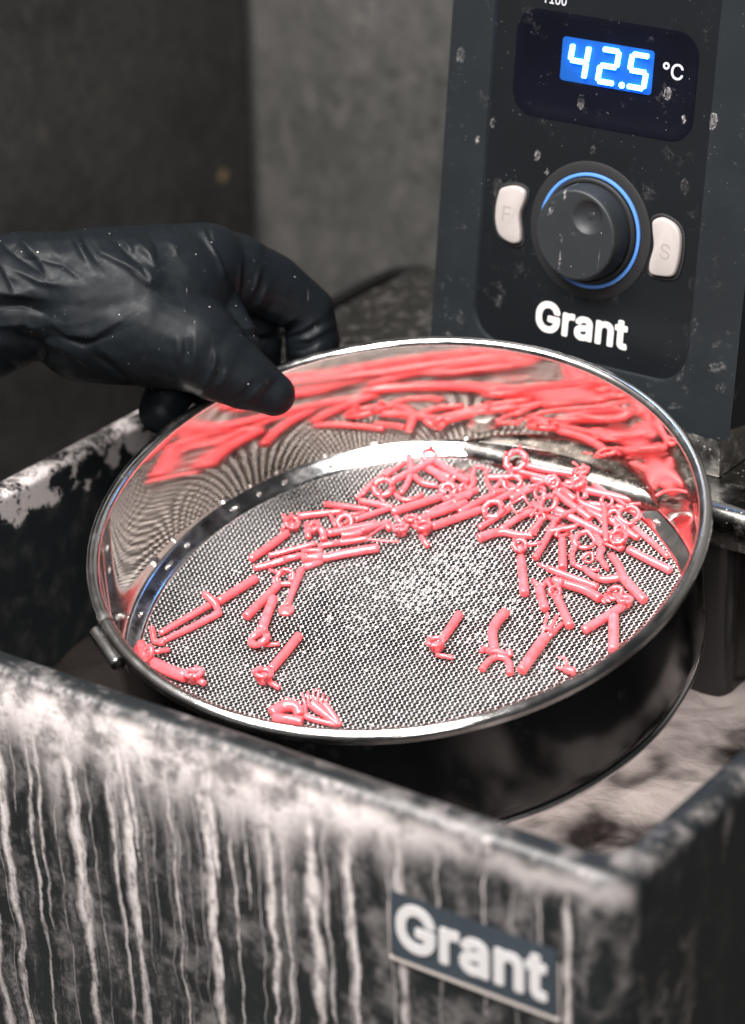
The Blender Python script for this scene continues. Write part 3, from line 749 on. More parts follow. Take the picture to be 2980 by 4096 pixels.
# ------------------------------------------------------------------ heater / circulator head
TAU = math.radians(8)
HY, HZ = 120.4, -1.06
heater = empty('heating_circulator', (0, HY * MM, HZ * MM))
tag(heater, 'charcoal thermostatic circulator with glowing blue temperature display and round knob', 'heater')
face = Matrix(((1, 0, 0), (0, math.sin(TAU), -math.cos(TAU)), (0, math.cos(TAU), math.sin(TAU))))   # cols: x, up-face, outward
FROT = Matrix(((1, 0, 0), (0, math.sin(TAU), -math.cos(TAU)), (0, math.cos(TAU), math.sin(TAU))))


def fp(x, s, h=0.0):
    """point on the console face, mm, relative to the circulator's base"""
    return Vector((x, s * math.sin(TAU) - h * math.cos(TAU), s * math.cos(TAU) + h * math.sin(TAU)))


def face_loft(loops, cf=False, cl=False):
    return loft([[fp(*p) for p in l] for l in loops], cf, cl)


SEG = 10
outer = rrect(-67, 57.2, 0.0, 190, 3.0, SEG)
inner = rrect(-51.2, 39.6, 14.0, 178, 12.0, SEG)
inner2 = rrect(-50.4, 38.9, 14.5, 177.5, 11.5, SEG)


def grow(l, d, c=(-5, 95)):
    return [(x + math.copysign(d, x - c[0]), y + math.copysign(d, y - c[1])) for x, y in l]


def L3(l, h):
    return [(x, y, h) for x, y in l]


v, f = face_loft([L3(inner2, -3.4), L3(inner2, -1.2), L3(inner, -0.2), L3(grow(inner, 1.0), 0.0), L3(grow(outer, -2.0), 0.0), L3(grow(outer, -0.6), -0.6), L3(outer, -2.0), L3(grow(outer, 0.6), -20), L3(grow(outer, 1.2), -110)], False, True)
body = obj('body_shell', v, f, M_BODY, heater, True, 35)
pan = rrect(-50.9, 39.3, 14.2, 177.8, 11.7, SEG)
v, f = face_loft([L3(pan, -3.2), L3(grow(pan, -0.2), -1.6), L3(grow(pan, -0.9), -1.3)], True, True)
panel = obj('control_panel', v, f, M_PANEL, heater, True, 30)
PH = -1.3
# screen: smoked window with a moulded border
sa, sb = rrect(-41.5, 32.0, 99.8, 137.6, 9, SEG), rrect(-38.6, 29.4, 102.4, 135.0, 7, SEG)
v, f = face_loft([L3(sa, PH - 0.3), L3(sa, PH + 0.08), L3(grow(sa, -0.3, (-5, 118)), PH + 0.18), L3(grow(sb, 0.3, (-5, 118)), PH + 0.18), L3(sb, PH + 0.06)], False, True)
screen = obj('display_screen', v, f, M_SCREEN, heater, True, 30)
wl = rrect(-22.4, 15.0, 114.2, 129.7, 1.3, 5)
v, f = face_loft([L3(wl, PH), L3(wl, PH + 0.30)], True, True)
led = obj('led_window', v, f, M_LEDPLATE, screen, True, 30)


def seg_bar(x0, s0, x1, s1, w=0.92):
    hh = PH + 1.05
    a = (x0, s0, hh)
    b = (x1, s1, hh)
    return tube([tuple(fp(*a)) + (w,), tuple(fp(*b)) + (w,)], 8)


def digit(cx, cs, on, w=6.6, h=11.4):
    sl = 0.10
    X_ = lambda u, s: cx + u * w / 2 + (s - 0) * h / 2 * sl
    pts = {'a': ((-1, 1), (1, 1)), 'b': ((1, 1), (1, 0)), 'c': ((1, 0), (1, -1)), 'd': ((-1, -1), (1, -1)), 'e': ((-1, 0), (-1, -1)), 'f': ((-1, 1), (-1, 0)), 'g': ((-1, 0), (1, 0))}
    for k in on:
        (u0, s0), (u1, s1) = pts[k]
        g = 0.93
        if u0 == u1:
            sA, sB = s0 * g + (0.08 if s0 == 0 else 0) * (1 if s1 > 0 else -1), s1 * g + (0.08 if s1 == 0 else 0) * (1 if s0 > 0 else -1)
            v_, f_ = seg_bar(X_(u0, sA), cs + sA * h / 2, X_(u1, sB), cs + sB * h / 2)
        else:
            v_, f_ = seg_bar(X_(u0 * 0.84, s0), cs + s0 * h / 2, X_(u1 * 0.84, s1), cs + s1 * h / 2)
        obj('led_segment', v_, f_, M_LED, led)


digit(-14.9, 121.9, 'fgbc')
digit(-2.6, 121.9, 'abged')
digit(9.4, 121.9, 'afgcd')
v, f = tube([tuple(fp(3.3, 116.1, PH + 0.7)) + (1.1,), tuple(fp(3.3, 116.1, PH + 1.0)) + (1.1,)], 10)
obj('led_dot', v, f, M_LED, led)


def face_text(body_, x, s, height, mat, parent, name='lettering', width=None, h=None, depth=0.12):
    v_, f_ = text_mesh(body_, height, width, depth)
    hh = PH if h is None else h
    vv_ = [(fp(x + c.x / MM, s + c.y / MM, hh + c.z / MM)) * MM for c in v_]
    return obj(name, vv_, f_, mat, parent, False)


face_text('°C', 18.6, 121.0, 5.6, M_GREYPRINT, screen, 'unit_lettering', 8.2, PH + 0.1)
face_text('T100', -32.0, 140.2, 3.4, M_GREYPRINT, panel, 'model_lettering', 9.8)
face_text('Grant', -24.6, 21.8, 11.7, M_WHITE, panel, 'lettering', 38.8)

# knob
KX, KS = -5.0, 62.4


def face_disc(profile, n=72, cx=KX, cs=KS):
    loops = [[(cx + r * math.cos(2 * math.pi * i / n), cs + r * math.sin(2 * math.pi * i / n), h) for i in range(n)] for r, h in profile]
    return face_loft(loops, False, True)


v, f = face_disc([(25.0, PH - 0.2), (25.0, PH + 0.15), (24.2, PH + 0.35), (21.2, PH + 0.3), (20.95, PH - 0.1)])
dial = obj('dial_collar', v, f, M_GROOVE, heater, True, 30)
v, f = face_disc([(20.9, PH), (20.9, PH + 0.75), (20.5, PH + 0.95), (19.9, PH + 0.95), (19.6, PH + 0.7), (19.6, PH)])
obj('blue_ring', v, f, M_BLUE, dial, True, 30)
v, f = face_disc([(19.3, PH), (19.3, PH + 1.6), (18.8, PH + 2.2), (18.0, PH + 2.2), (17.9, PH + 0.8)])
obj('skirt', v, f, M_GROOVE, dial, True, 30)
# knob body with finger dimple: polar grid
kn, kr = 96, 40
KH = 10.6
Vk, Fk = [], []
dx, ds, dr = 4.8, 7.4, 6.0
for j in range(kr + 1):
    r = 16.2 * j / kr
    for i in range(kn):
        a = 2 * math.pi * i / kn
        u, w_ = r * math.cos(a), r * math.sin(a)
        q = math.hypot(u - dx, w_ - ds) / dr
        h = KH - (0 if r < 15.4 else 0.5 * ((r - 15.4) / 0.8) ** 2)
        if q < 1.12:
            h -= 2.3 * max(0.0, 1 - q * q) ** 0.8 if q < 1 else 0
        if math.hypot(u - dx, w_ - ds) < 1.2:
            h += 0.25
        Vk.append(fp(KX + u, KS + w_, PH + h) * MM)
for j in range(kr):
    for i in range(kn):
        l = (i + 1) % kn
        Fk.append((j * kn + i, j * kn + l, (j + 1) * kn + l, (j + 1) * kn + i))
b0 = kr * kn
for r, h in ((16.5, KH - 1.2), (17.2, KH * 0.5), (17.6, 0.8)):
    for i in range(kn):
        a = 2 * math.pi * i / kn
        Vk.append(fp(KX + r * math.cos(a), KS + r * math.sin(a), PH + h) * MM)
for j in range(3):
    s0 = b0 + j * kn
    for i in range(kn):
        l = (i + 1) % kn
        Fk.append((s0 + i, s0 + l, s0 + kn + l, s0 + kn + i))
obj('knob', Vk, Fk, M_KNOB, heater)


def smooth_poly(pts, n=5):
    out = []
    N = len(pts)
    for i in range(N):
        p0, p1, p2, p3 = [Vector((*pts[(i + k) % N], 0)) for k in (-1, 0, 1, 2)]
        for s in range(n):
            t = s / n
            q = 0.5 * ((2 * p1) + (p2 - p0) * t + (2 * p0 - 5 * p1 + 4 * p2 - p3) * t * t + (3 * p1 - p0 - 3 * p2 + p3) * t ** 3)
            out.append((q.x, q.y))
    return out


def scaled(l, k):
    cx = sum(p[0] for p in l) / len(l)
    cy = sum(p[1] for p in l) / len(l)
    return [(cx + (x - cx) * k[0], cy + (y - cy) * k[1]) for x, y in l]


def button(pts, letter, lx, ls):
    l = smooth_poly(pts)
    v_, f_ = face_loft([L3(scaled(l, (1.22, 1.12)), PH - 0.1), L3(scaled(l, (1.22, 1.12)), PH + 0.4), L3(scaled(l, (1.12, 1.07)), PH + 0.55), L3(scaled(l, (1.06, 1.03)), PH + 0.1)], False, True)
    well = obj('button_surround', v_, f_, M_GROOVE, heater, True, 30)
    v_, f_ = face_loft([L3(l, PH), L3(l, PH + 1.1), L3(scaled(l, (0.95, 0.97)), PH + 1.6), L3(scaled(l, (0.85, 0.92)), PH + 1.8)], False, True)
    b_ = obj('button', v_, f_, M_BUTTON, heater, True, 50)
    face_text(letter, lx, ls, 5.6, M_BUTTONINK, b_, 'engraved_letter', None, PH + 1.76, depth=0.1)


button([(-42.6, 71.6), (-37.5, 73.3), (-33.2, 72.4), (-32.6, 69.0), (-34.2, 63.0), (-33.2, 56.5), (-33.4, 53.2), (-37.0, 52.2), (-42.0, 54.2), (-44.2, 58.5), (-44.6, 64.0), (-43.9, 69.0)], 'F', -41.2, 60.0)
button([(20.9, 70.9), (24.4, 72.6), (29.5, 71.0), (32.0, 67.6), (32.6, 62.0), (32.0, 56.0), (30.4, 52.6), (25.5, 51.7), (21.6, 52.0), (20.9, 55.5), (22.0, 62.0), (20.9, 68.0)], 'S', 25.0, 58.2)

# steel foot under the console, pump housing below the plate
v, f = box(-64, 55.6, 0.0, 70, -16.7, -0.4, 0.5, 2)
obj('steel_foot', v, f, M_BRACKET, heater, True, 40)
v, f = box(22, 66, -8, 60, -108, -19, 5.0, 4)
obj('pump_housing', v, f, M_HOUSING, heater, True, 50)
v, f = tube([(70, 2, -106, 1.4), (70, 2, -20, 1.4)], 10)
obj('guard_rod', v, f, M_BRACKET, heater)

# steel bridge plate over the back of the bath
plate = empty('bridge_plate', (0, 0.17, -0.0205))
tag(plate, 'stained dark steel bridge plate spanning the back of the bath under the heater', 'plate')
L = []
prof = [(-1.0, 80.0), (0.0, 80.0)]
# cross-section in y/z with a rolled front edge, extruded along x
sec = [(74.5, 0.0), (-66, 0.0)]
for k in range(1, 8):
    a = math.radians(90 * k / 7)
    sec.append((-66 - 7.0 * math.sin(a), -7.0 + 7.0 * math.cos(a)))
sec += [(-73.0, -14.0), (-71.4, -14.0), (-71.4, -7.2)]
for k in range(1, 6):
    a = math.radians(90 - 90 * k / 6)
    sec.append((-66 - 5.4 * math.sin(a), -7.2 + 5.4 * math.cos(a)))
sec += [(-66, -1.6), (74.5, -1.6)]
v, f = loft([[(x, yy, zz + 2.5) for yy, zz in sec] for x in (-158.0, -80, 0, 80, 147.0)], True, True)
obj('sheet', v, f, M_PLATE, plate, True, 40)

# ------------------------------------------------------------------ the sieve
SROT = Matrix((SIEVE_X, SIEVE_Y, SIEVE_Z)).transposed()
sieve = empty('test_sieve', (0, 0, 0), SROT)
tag(sieve, 'round stainless steel sieve with woven wire mesh, tilted in the bath', 'sieve')
MZ = -49.3
# wall
prof = [(99.9, -2.2), (99.9, -30), (99.9, -46.5), (100.2, -48), (98.0, -50.2), (98.0, -51.0), (98.6, -50.6), (100.9, -48.2), (100.9, -30), (100.9, -3.0)]
v, f = lathe([(99.9, -2.2), (99.9, -12), (99.9, -24), (99.9, -36), (99.9, -46.8)], 320)
wall_in = (v, f)
v2, f2 = lathe([(97.4, -50.4), (99.2, -48.6), (100.6, -46.0), (101.0, -42.0), (101.0, -24), (101.0, -3.2)], 320)
obj('inner_wall', *wall_in, M_WALLSTEEL, sieve)
obj('outer_wall', v2, f2, M_OUTER, sieve)  # outside of the steel wall, coloured glossy black
rp = [(102.2 + 2.3 * math.cos(2 * math.pi * k / 20), -2.3 + 2.3 * math.sin(2 * math.pi * k / 20)) for k in range(20)]
v, f = lathe(rp, 320, True)
rim = obj('rim', v, f, M_RIM, sieve)
wp = [(102.2 + 2.55 * math.cos(2 * math.pi * k / 20), -2.3 + 2.55 * math.sin(2 * math.pi * k / 20)) for k in range(20)]
v, f = lathe(wp, 6, True, math.radians(233.2), math.radians(235.6))
obj('weld', v, f, M_BOLT, rim)
rp = [(98.3 + 1.6 * math.cos(2 * math.pi * k / 14), -51.3 + 1.6 * math.sin(2 * math.pi * k / 14)) for k in range(14)]
v, f = lathe(rp, 320, True)
obj('bottom_lip', v, f, M_SOLDER, sieve)
# soldered seam ring between wall and mesh
sp_ = [(99.95, -44.6), (99.5, -45.3), (98.9, -45.75), (97.0, -46.95), (95.3, -48.0), (94.5, -48.6), (94.1, -49.6)]
v, f = lathe(sp_, 320)
solder = obj('solder_ring', v, f, M_SOLDER, sieve)
for k, (deg, w) in enumerate(((131, 2.4), (141.5, 1.2), (152, 1.5), (158.5, 1.0), (165, 2.2), (180, 1.0), (187, 2.4), (203, 1.2), (112, 1.4), (60, 1.6), (28, 1.4))):
    a = math.radians(deg)
    bm = bmesh.new()
    bmesh.ops.create_icosphere(bm, subdivisions=3, radius=1.0)
    for vv in bm.verts:
        d = vv.co.copy()
        k2 = 1 + 0.16 * math.sin(9 * d.x + k) * math.cos(8 * d.y) + 0.1 * math.sin(17 * d.z + 3 * d.x)
        q = Vector((d.x * 1.7, d.y * w, d.z * 0.8)) * k2
        q = Vector((97.6 + q.x, q.y, -47.1 + q.z - 0.55 * q.x))
        vv.co = Vector((q.x * math.cos(a) - q.y * math.sin(a), q.x * math.sin(a) + q.y * math.cos(a), q.z)) * MM
    me = bpy.data.meshes.new('solder_bead')
    bm.to_mesh(me)
    bm.free()
    link('solder_bead', me, M_BOLT, solder)
# clip barrel outside the rim
c0, c1 = Vector((-63.1, -84.5, -8.0)), Vector((-47.0, -93.6, -8.0))
v, f = tube([(*c0, 2.7), (*c1, 2.7)], 20)
clip = obj('clip_barrel', v, f, M_RIM, sieve, True, 40)
md = (c0 + c1) / 2
rad = Vector((md.x, md.y, 0)).normalized()
tan = (c1 - c0).normalized()
ib = [md + tan * a_ + rad * b_ + Vector((0, 0, c_)) for a_ in (-6.5, 6.5) for b_, c_ in ((-0.4, 2.0), (-4.6, -0.5), (-4.6, -13.0), (-3.9, -13.0), (-3.2, -1.5), (0.6, 1.0))]
v, f = loft([[tuple(p) for p in ib[:6]], [tuple(p) for p in ib[6:]]], True, True)
obj('clip_plate', v, f, M_RIM, sieve, True, 30)

# woven wire mesh: every wire a real crimped round wire, joined into one part
PITCH, WR, RM = 1.335, 0.215, 96.0
th = math.radians(49.5)


def weave():
    Vs, Fs = [], []
    base = 0
    sides = 6
    nw = int(RM / PITCH)
    for fam in (0, 1):
        for i in range(-nw, nw + 1):
            off = i * PITCH
            if abs(off) >= RM - 0.5:
                continue
            half = math.sqrt(RM * RM - off * off)
            t = np.arange(-half, half + 1e-6, PITCH / 4)
            n = len(t)
            if n < 3:
                continue
            ph = math.pi * (i + fam)
            z = MZ + WR * 1.05 * np.cos(math.pi * t / PITCH + ph) + 0.05 * math.sin(i * 2.7)
            dz = -WR * 1.05 * math.pi / PITCH * np.sin(math.pi * t / PITCH + ph)
            offw = off + 0.06 * np.sin(t * 0.21 + i * 1.3) + 0.05 * math.sin(i * 5.1)
            c = np.stack([t, offw, z], 1)
            nl = np.sqrt(1 + dz * dz)
            up = np.stack([-dz / nl, 0 * t, 1 / nl], 1)
            sd = np.array([0, 1.0, 0])
            ring = [c + WR * (math.cos(2 * math.pi * k / sides) * up + math.sin(2 * math.pi * k / sides) * sd) for k in range(sides)]
            v_ = np.stack(ring, 1).reshape(-1, 3)
            a = th + (math.pi / 2 if fam else 0)
            ca, sa_ = math.cos(a), math.sin(a)
            x = v_[:, 0] * ca - v_[:, 1] * sa_
            y = v_[:, 0] * sa_ + v_[:, 1] * ca
            Vs.append(np.stack([x, y, v_[:, 2]], 1))
            ii = np.arange(n - 1)[:, None] * sides
            kk = np.arange(sides)[None, :]
            k2 = (kk + 1) % sides
            q = np.stack([ii + kk, ii + k2, ii + sides + k2, ii + sides + kk], -1).reshape(-1, 4) + base
            Fs.append(q)
            base += len(v_)
    return np.concatenate(Vs) * MM, np.concatenate(Fs)


v, f = weave()
mesh_o = obj_fast('wire_mesh', v, f, M_WIRE, sieve)
tag(mesh_o, kind='stuff')

# ------------------------------------------------------------------ hex bolt lying on the mesh at the back
bolt = empty('hex_bolt', tuple((SROT @ Vector((-30.3, 80.5, MZ + 0.4))) * MM), SROT)
tag(bolt, 'small shiny hexagon head bolt lying on the mesh by the back wall', 'bolt')
hexl = [(3.5 * math.cos(math.radians(60 * k + 12)), 3.5 * math.sin(math.radians(60 * k + 12))) for k in range(6)]


def hx(s, z):
    return [(x * s, y * s, z) for x, y in hexl]


v, f = loft([hx(1.0, 0.9), hx(1.0, 3.0), hx(0.86, 3.6), hx(0.55, 3.8)], True, True)
obj('bolt_head', v, f, M_BOLT, bolt, True, 25)
v, f = lathe([(0.01, 0.0), (4.4, 0.0), (4.5, 0.4), (4.2, 0.9), (0.01, 1.0)], 40)
obj('washer', v, f, M_BOLT, bolt, True, 40)

# ------------------------------------------------------------------ pink castings lying in the sieve
CASTINGS = [
 ('fork_casting', 'long pink two-tined fork casting lying alone at the left of the mesh', [
  ('sprue','rod',[(-63.78,-3.66,-47.32,1.63),(-65.93,-11.2,-47.32,1.63),(-68.39,-19.66,-47.32,1.63)]),
  ('flange','rod',[(-72.48,-21.96,-43.69,1.26),(-69.08,-22.59,-44.19,1.26),(-66.54,-23.5,-45.69,1.26),(-64.73,-24.72,-47.69,1.26)]),
  ('tine','rod',[(-69.53,-22.62,-46.62,1.33),(-73.56,-32.5,-47.23,1.22),(-77.56,-42.3,-47.84,1.11)]),
  ('tine','rod',[(-64.67,-24.2,-47.62,1.33),(-68.92,-34.2,-47.73,1.22),(-74.4,-45.31,-47.84,1.11)]),
  ('foot','rod',[(-79.16,-43.91,-43.99,0.96),(-77.8,-45.42,-45.89,1.06),(-76.57,-46.43,-47.79,1.16),(-73.2,-45.7,-47.69,1.26)]),
 ]),
 ('ring_casting', 'pink ring casting with thin side stem, lower end of the trio beside the fork', [
  ('sprue','rod',[(-54.71,-22.12,-47.25,1.7),(-54.56,-12.06,-47.36,1.59),(-54.04,-3.08,-46.87,1.48)]),
  ('ring_head','ring',(-53.75,0.64,-46.26,3.01,0.88,28,40)),
  ('stem','rod',[(-62.23,2.24,-47.36,0.59),(-57.15,1.9,-46.86,0.59),(-55.23,2.83,-46.86,0.59)]),
  ('prong','rod',[(-55.5,-4.28,-47.86,0.59),(-57.0,-1.69,-45.86,0.59)]),
  ('prong','rod',[(-51.57,0.37,-48.16,0.59),(-52.52,1.66,-45.86,0.59)]),
 ]),
 ('spoon_casting', 'pink rod casting ending in a flat round disc, right of the trio', [
  ('sprue','rod',[(-51.86,7.39,-47.47,1.48),(-48.85,-1.31,-47.65,1.3),(-45.32,-10.43,-47.84,1.11)]),
  ('disc','disc',(-44.78,-12.02,-48.3,2.83,1.3)),
 ]),
 ('ring_casting', 'short pink ring casting with ring end down and stem pointing right, below the trio', [
  ('sprue','rod',[(-51.79,-9.81,-47.25,1.7),(-48.53,-18.04,-47.17,1.78),(-45.55,-25.59,-47.1,1.85)]),
  ('ring_head','ring',(-43.23,-30.09,-46.58,3.16,1.27,18,-60)),
  ('stem','rod',[(-40.87,-30.72,-48.14,0.81),(-36.26,-28.16,-47.74,0.81)]),
 ]),
 ('basket_casting', 'pink casting with basket head down, nearest the lower left of the mesh', [
  ('sprue','rod',[(-32.16,-22.02,-47.25,1.7),(-31.33,-31.0,-47.28,1.67),(-30.82,-40.47,-47.32,1.63)]),
  ('basket_head','basket',(-30.29,-45.22,-47.17,3.23,1.01,0.35)),
  ('stem','rod',[(-28.47,-45.97,-46.99,0.96),(-23.25,-46.45,-47.79,0.96)]),
 ]),
 ('ring_casting', 'pink ring casting tucked under the rim at the far left', [
  ('sprue','rod',[(-81.59,-50.74,-47.32,1.63),(-75.85,-54.01,-47.32,1.63),(-69.91,-55.57,-47.32,1.63)]),
  ('ring_head','ring',(-72.73,-54.76,-44.74,2.26,0.98,50,-30)),
  ('stem','rod',[(-72.51,-52.18,-46.56,0.89),(-69.21,-47.97,-47.56,0.89)]),
 ]),
 ('crown_casting', 'pink tapered casting with jagged crown beside the lower left rim', [
  ('sprue','rod',[(-69.23,-56.34,-46.88,2.07),(-61.67,-57.23,-46.73,2.22),(-54.96,-57.07,-46.58,2.37)]),
  ('crown','basket',(-52.06,-55.71,-47.25,3.09,1.11,0.35)),
  ('prong','rod',[(-53.61,-55.22,-45.56,0.89),(-50.04,-53.95,-44.06,0.89)]),
  ('prong','rod',[(-50.39,-56.48,-46.84,1.11),(-46.77,-57.26,-46.34,1.11)]),
 ]),
 ('comb_casting', 'pink fan-shaped casting with fringed edge at the bottom of the mesh', [
  ('dome','rod',[(-17.19,-58.79,-46.66,2.29),(-15.48,-54.28,-46.4,2.15),(-11.64,-52.84,-46.45,2.0),(-8.7,-54.87,-47.1,1.85)]),
  ('fringe','rod',[(-16.42,-54.12,-46.48,0.47),(-17.3,-52.28,-44.98,0.33)]),
  ('fringe','rod',[(-15.03,-53.22,-46.48,0.47),(-15.73,-51.06,-44.98,0.33)]),
  ('fringe','rod',[(-13.53,-52.47,-46.48,0.47),(-13.81,-50.32,-44.98,0.33)]),
  ('fringe','rod',[(-11.93,-52.42,-46.48,0.47),(-11.29,-50.68,-44.98,0.33)]),
  ('foot','rod',[(-15.92,-59.58,-47.25,1.7),(-6.55,-56.81,-47.25,1.7)]),
 ]),
 ('comb_casting', 'pink spiky comb casting with splayed legs against the bottom rim', [
  ('comb','rod',[(-9.33,-50.59,-47.38,0.57),(-12.94,-47.04,-45.38,0.4)]),
  ('comb','rod',[(-8.33,-50.15,-46.88,0.57),(-10.95,-46.4,-44.38,0.4)]),
  ('comb','rod',[(-7.04,-49.57,-46.38,0.57),(-8.96,-45.53,-43.38,0.4)]),
  ('comb','rod',[(-5.96,-48.81,-46.38,0.57),(-7.39,-44.54,-43.38,0.4)]),
  ('comb','rod',[(-4.65,-48.38,-46.38,0.57),(-5.47,-44.75,-44.38,0.4)]),
  ('comb','rod',[(-3.5,-48.87,-46.38,0.57),(-2.99,-45.66,-44.38,0.4)]),
  ('sprue','rod',[(-7.8,-48.64,-47.03,1.92),(-2.33,-50.23,-47.43,1.52),(4.99,-52.23,-47.84,1.11)]),
  ('leg','rod',[(-3.59,-47.54,-46.19,1.26),(0.49,-49.52,-46.84,1.11),(5.59,-51.97,-47.99,0.96)]),
  ('leg','rod',[(-10.16,-50.63,-47.69,1.26),(-6.33,-53.83,-47.88,1.07),(3.94,-52.5,-48.06,0.89)]),
 ]),
 ('basket_casting', 'pink casting with basket head and stem, alone in the middle front of the mesh', [
  ('sprue','rod',[(11.84,11.92,-47.32,1.63),(12.74,5.74,-47.38,1.57),(13.5,-0.94,-47.45,1.5)]),
  ('basket_head','basket',(13.8,-5.55,-47.26,3.07,0.94,0.35)),
  ('stem','rod',[(15.75,-8.93,-47.54,0.81),(21.52,-7.39,-47.84,0.81)]),
 ]),
 ('claw_casting', 'pink bent rod casting with four curved claws at its lower end', [
  ('sprue','rod',[(25.81,19.6,-47.01,1.94),(25.74,14.61,-47.1,1.85),(26.69,9.96,-47.2,1.75),(29.35,5.71,-47.29,1.66),(32.69,1.48,-47.08,1.57)]),
  ('claw','rod',[(33.37,1.35,-47.09,1.06),(31.44,-0.28,-46.77,0.98),(30.0,-0.93,-45.45,0.9),(30.46,-2.9,-45.34,0.81)]),
  ('claw','rod',[(33.67,1.42,-47.02,1.13),(37.19,1.12,-46.89,1.06),(38.42,1.96,-45.95,1.0),(39.4,0.82,-46.51,0.94)]),
  ('claw','rod',[(34.79,-0.68,-47.52,1.13),(33.58,-2.81,-47.78,1.17),(33.42,-5.72,-47.74,1.21),(33.78,-8.18,-47.7,1.25)]),
  ('claw','rod',[(35.14,-0.5,-47.52,1.13),(37.69,0.15,-47.78,1.17),(40.75,-2.1,-47.74,1.21),(43.3,-5.67,-47.7,1.25)]),
 ]),
 ('prong_casting', 'pink rod casting with three slim prongs pointing up, right of the clawed one', [
  ('sprue','rod',[(46.34,-3.28,-47.07,1.88),(45.47,5.85,-47.04,1.91),(45.02,14.44,-46.61,1.94)]),
  ('prong','rod',[(43.65,14.24,-46.99,0.56),(40.86,23.05,-44.39,0.56)]),
  ('prong','rod',[(45.08,15.11,-47.12,0.63),(43.68,24.28,-45.32,0.63)]),
  ('prong','rod',[(45.52,15.41,-47.57,0.88),(46.05,23.33,-47.27,0.88)]),
  ('tie','rod',[(41.91,16.72,-45.89,0.56),(44.88,19.47,-45.79,0.56)]),
  ('setting','ring',(44.65,15.94,-46.45,1.66,0.74,40,60)),
 ]),
 ('claw_casting', 'small pink clawed tip showing over the right front rim', [
  ('sprue','rod',[(62.26,4.43,-47.38,1.57),(58.68,3.93,-47.3,1.25)]),
  ('claw','rod',[(58.49,4.78,-47.32,0.63),(57.98,6.84,-46.59,0.56),(56.26,7.15,-45.65,0.5),(55.12,6.14,-45.51,0.44)]),
  ('claw','rod',[(57.91,4.07,-47.72,0.63),(55.16,3.82,-47.51,0.44)]),
 ]),
 ('rod_casting', 'pink rod casting pointing at the front, its round head near the right rim', [
  ('sprue','rod',[(54.57,23.59,-47.32,1.63),(57.68,31.46,-46.95,1.6),(60.66,39.34,-46.38,1.57)]),
  ('basket_head','basket',(60.45,41.31,-47.03,2.39,0.94,0.95)),
 ]),
 ('rod_casting', 'plain pink rod standing upright in the picture just inside the right front rim', [
  ('sprue','rod',[(59.88,34.4,-47.07,1.88),(64.49,26.49,-47.1,1.85),(68.59,19.22,-47.13,1.82)]),
  ('cap','rod',[(58.7,34.36,-47.5,1.25),(60.72,35.15,-47.5,1.25)]),
 ]),
 ('branch_casting', 'thick pink Y-shaped branch casting at the right of the heap', [
  ('sprue','rod',[(65.32,45.79,-47.18,1.77),(58.74,49.03,-46.58,1.77),(52.52,52.58,-46.18,1.77)]),
  ('branch','rod',[(52.81,52.57,-46.41,1.54),(48.78,56.96,-46.13,1.42),(43.81,60.32,-45.84,1.31)]),
  ('branch','rod',[(52.27,51.94,-46.47,1.48),(47.46,48.76,-46.84,1.31),(42.01,49.72,-47.21,1.14),(37.6,51.98,-47.48,0.97)]),
 ]),
 ('prong_casting', 'pink rod casting with latticed head, pointing down between Y branch and bent rod', [
  ('sprue','rod',[(49.23,23.35,-47.3,1.65),(43.1,29.07,-47.21,1.54),(37.75,33.98,-46.93,1.42)]),
  ('prong','rod',[(37.66,33.57,-47.32,0.63),(30.67,39.26,-46.12,0.63)]),
  ('prong','rod',[(39.26,34.42,-47.38,0.57),(33.68,39.39,-45.78,0.57)]),
  ('setting','ring',(36.71,34.45,-45.28,1.97,0.68,45,60)),
  ('tie','rod',[(34.02,36.26,-45.98,0.57),(40.41,32.59,-46.88,0.57)]),
 ]),
 ('rod_casting', 'short thick pink rod under the latticed casting, right of centre', [
  ('sprue','rod',[(37.03,27.17,-47.36,1.59),(32.55,31.94,-47.3,1.65),(29.63,35.75,-47.24,1.71)]),
  ('fork','rod',[(29.37,36.1,-47.61,1.14),(25.15,38.49,-47.6,0.85)]),
  ('fork','rod',[(29.64,36.67,-47.61,1.14),(30.16,41.42,-47.3,0.85)]),
 ]),
 ('leaf_casting', 'long pink arm casting with a beaded leaf head near the right rim', [
  ('sprue','rod',[(32.13,40.79,-46.76,1.59),(39.28,41.09,-46.72,1.63),(45.35,41.07,-46.68,1.67),(51.33,39.6,-46.84,1.71)]),
  ('beaded_leaf','beaded',[(51.37,39.91,-47.75,2.85),(53.44,42.54,-47.65,2.59),(56.44,44.62,-47.45,2.33),(59.44,44.58,-47.65,2.07)]),
  ('collar','rod',[(35.84,40.51,-44.81,1.14),(35.02,38.45,-47.31,1.14)]),
  ('setting','ring',(55.39,43.53,-45.96,2.43,0.75,25,0)),
 ]),
 ('rod_casting', 'slim pink rod with bright stem end lying across the arm of the leaf casting', [
  ('sprue','rod',[(28.57,43.44,-44.75,1.2),(38.06,43.36,-45.15,1.2),(48.29,43.59,-45.75,1.2)]),
  ('stem','rod',[(24.26,43.95,-44.67,0.68),(28.08,43.72,-44.87,0.68)]),
 ]),
 ('ring_casting', 'upright-lying pink casting with a knobbed ring head left of the heap front', [
  ('sprue','rod',[(26.48,30.86,-47.24,1.71),(20.91,38.7,-47.27,1.68),(15.4,46.4,-46.9,1.65)]),
  ('ring_head','basket',(12.76,50.34,-47.04,2.38,1.01,0.95)),
  ('stem','rod',[(14.62,51.9,-45.81,0.74),(18.76,54.92,-45.21,0.74)]),
 ]),
 ('ring_casting', 'pink casting with small loop on top between two rods, front of heap', [
  ('sprue','rod',[(31.2,48.53,-47.41,1.54),(27.18,55.06,-47.1,1.45),(23.46,61.1,-46.78,1.37)]),
  ('ring_head','ring',(21.15,64.36,-46.46,2.2,0.75,20,80)),
 ]),
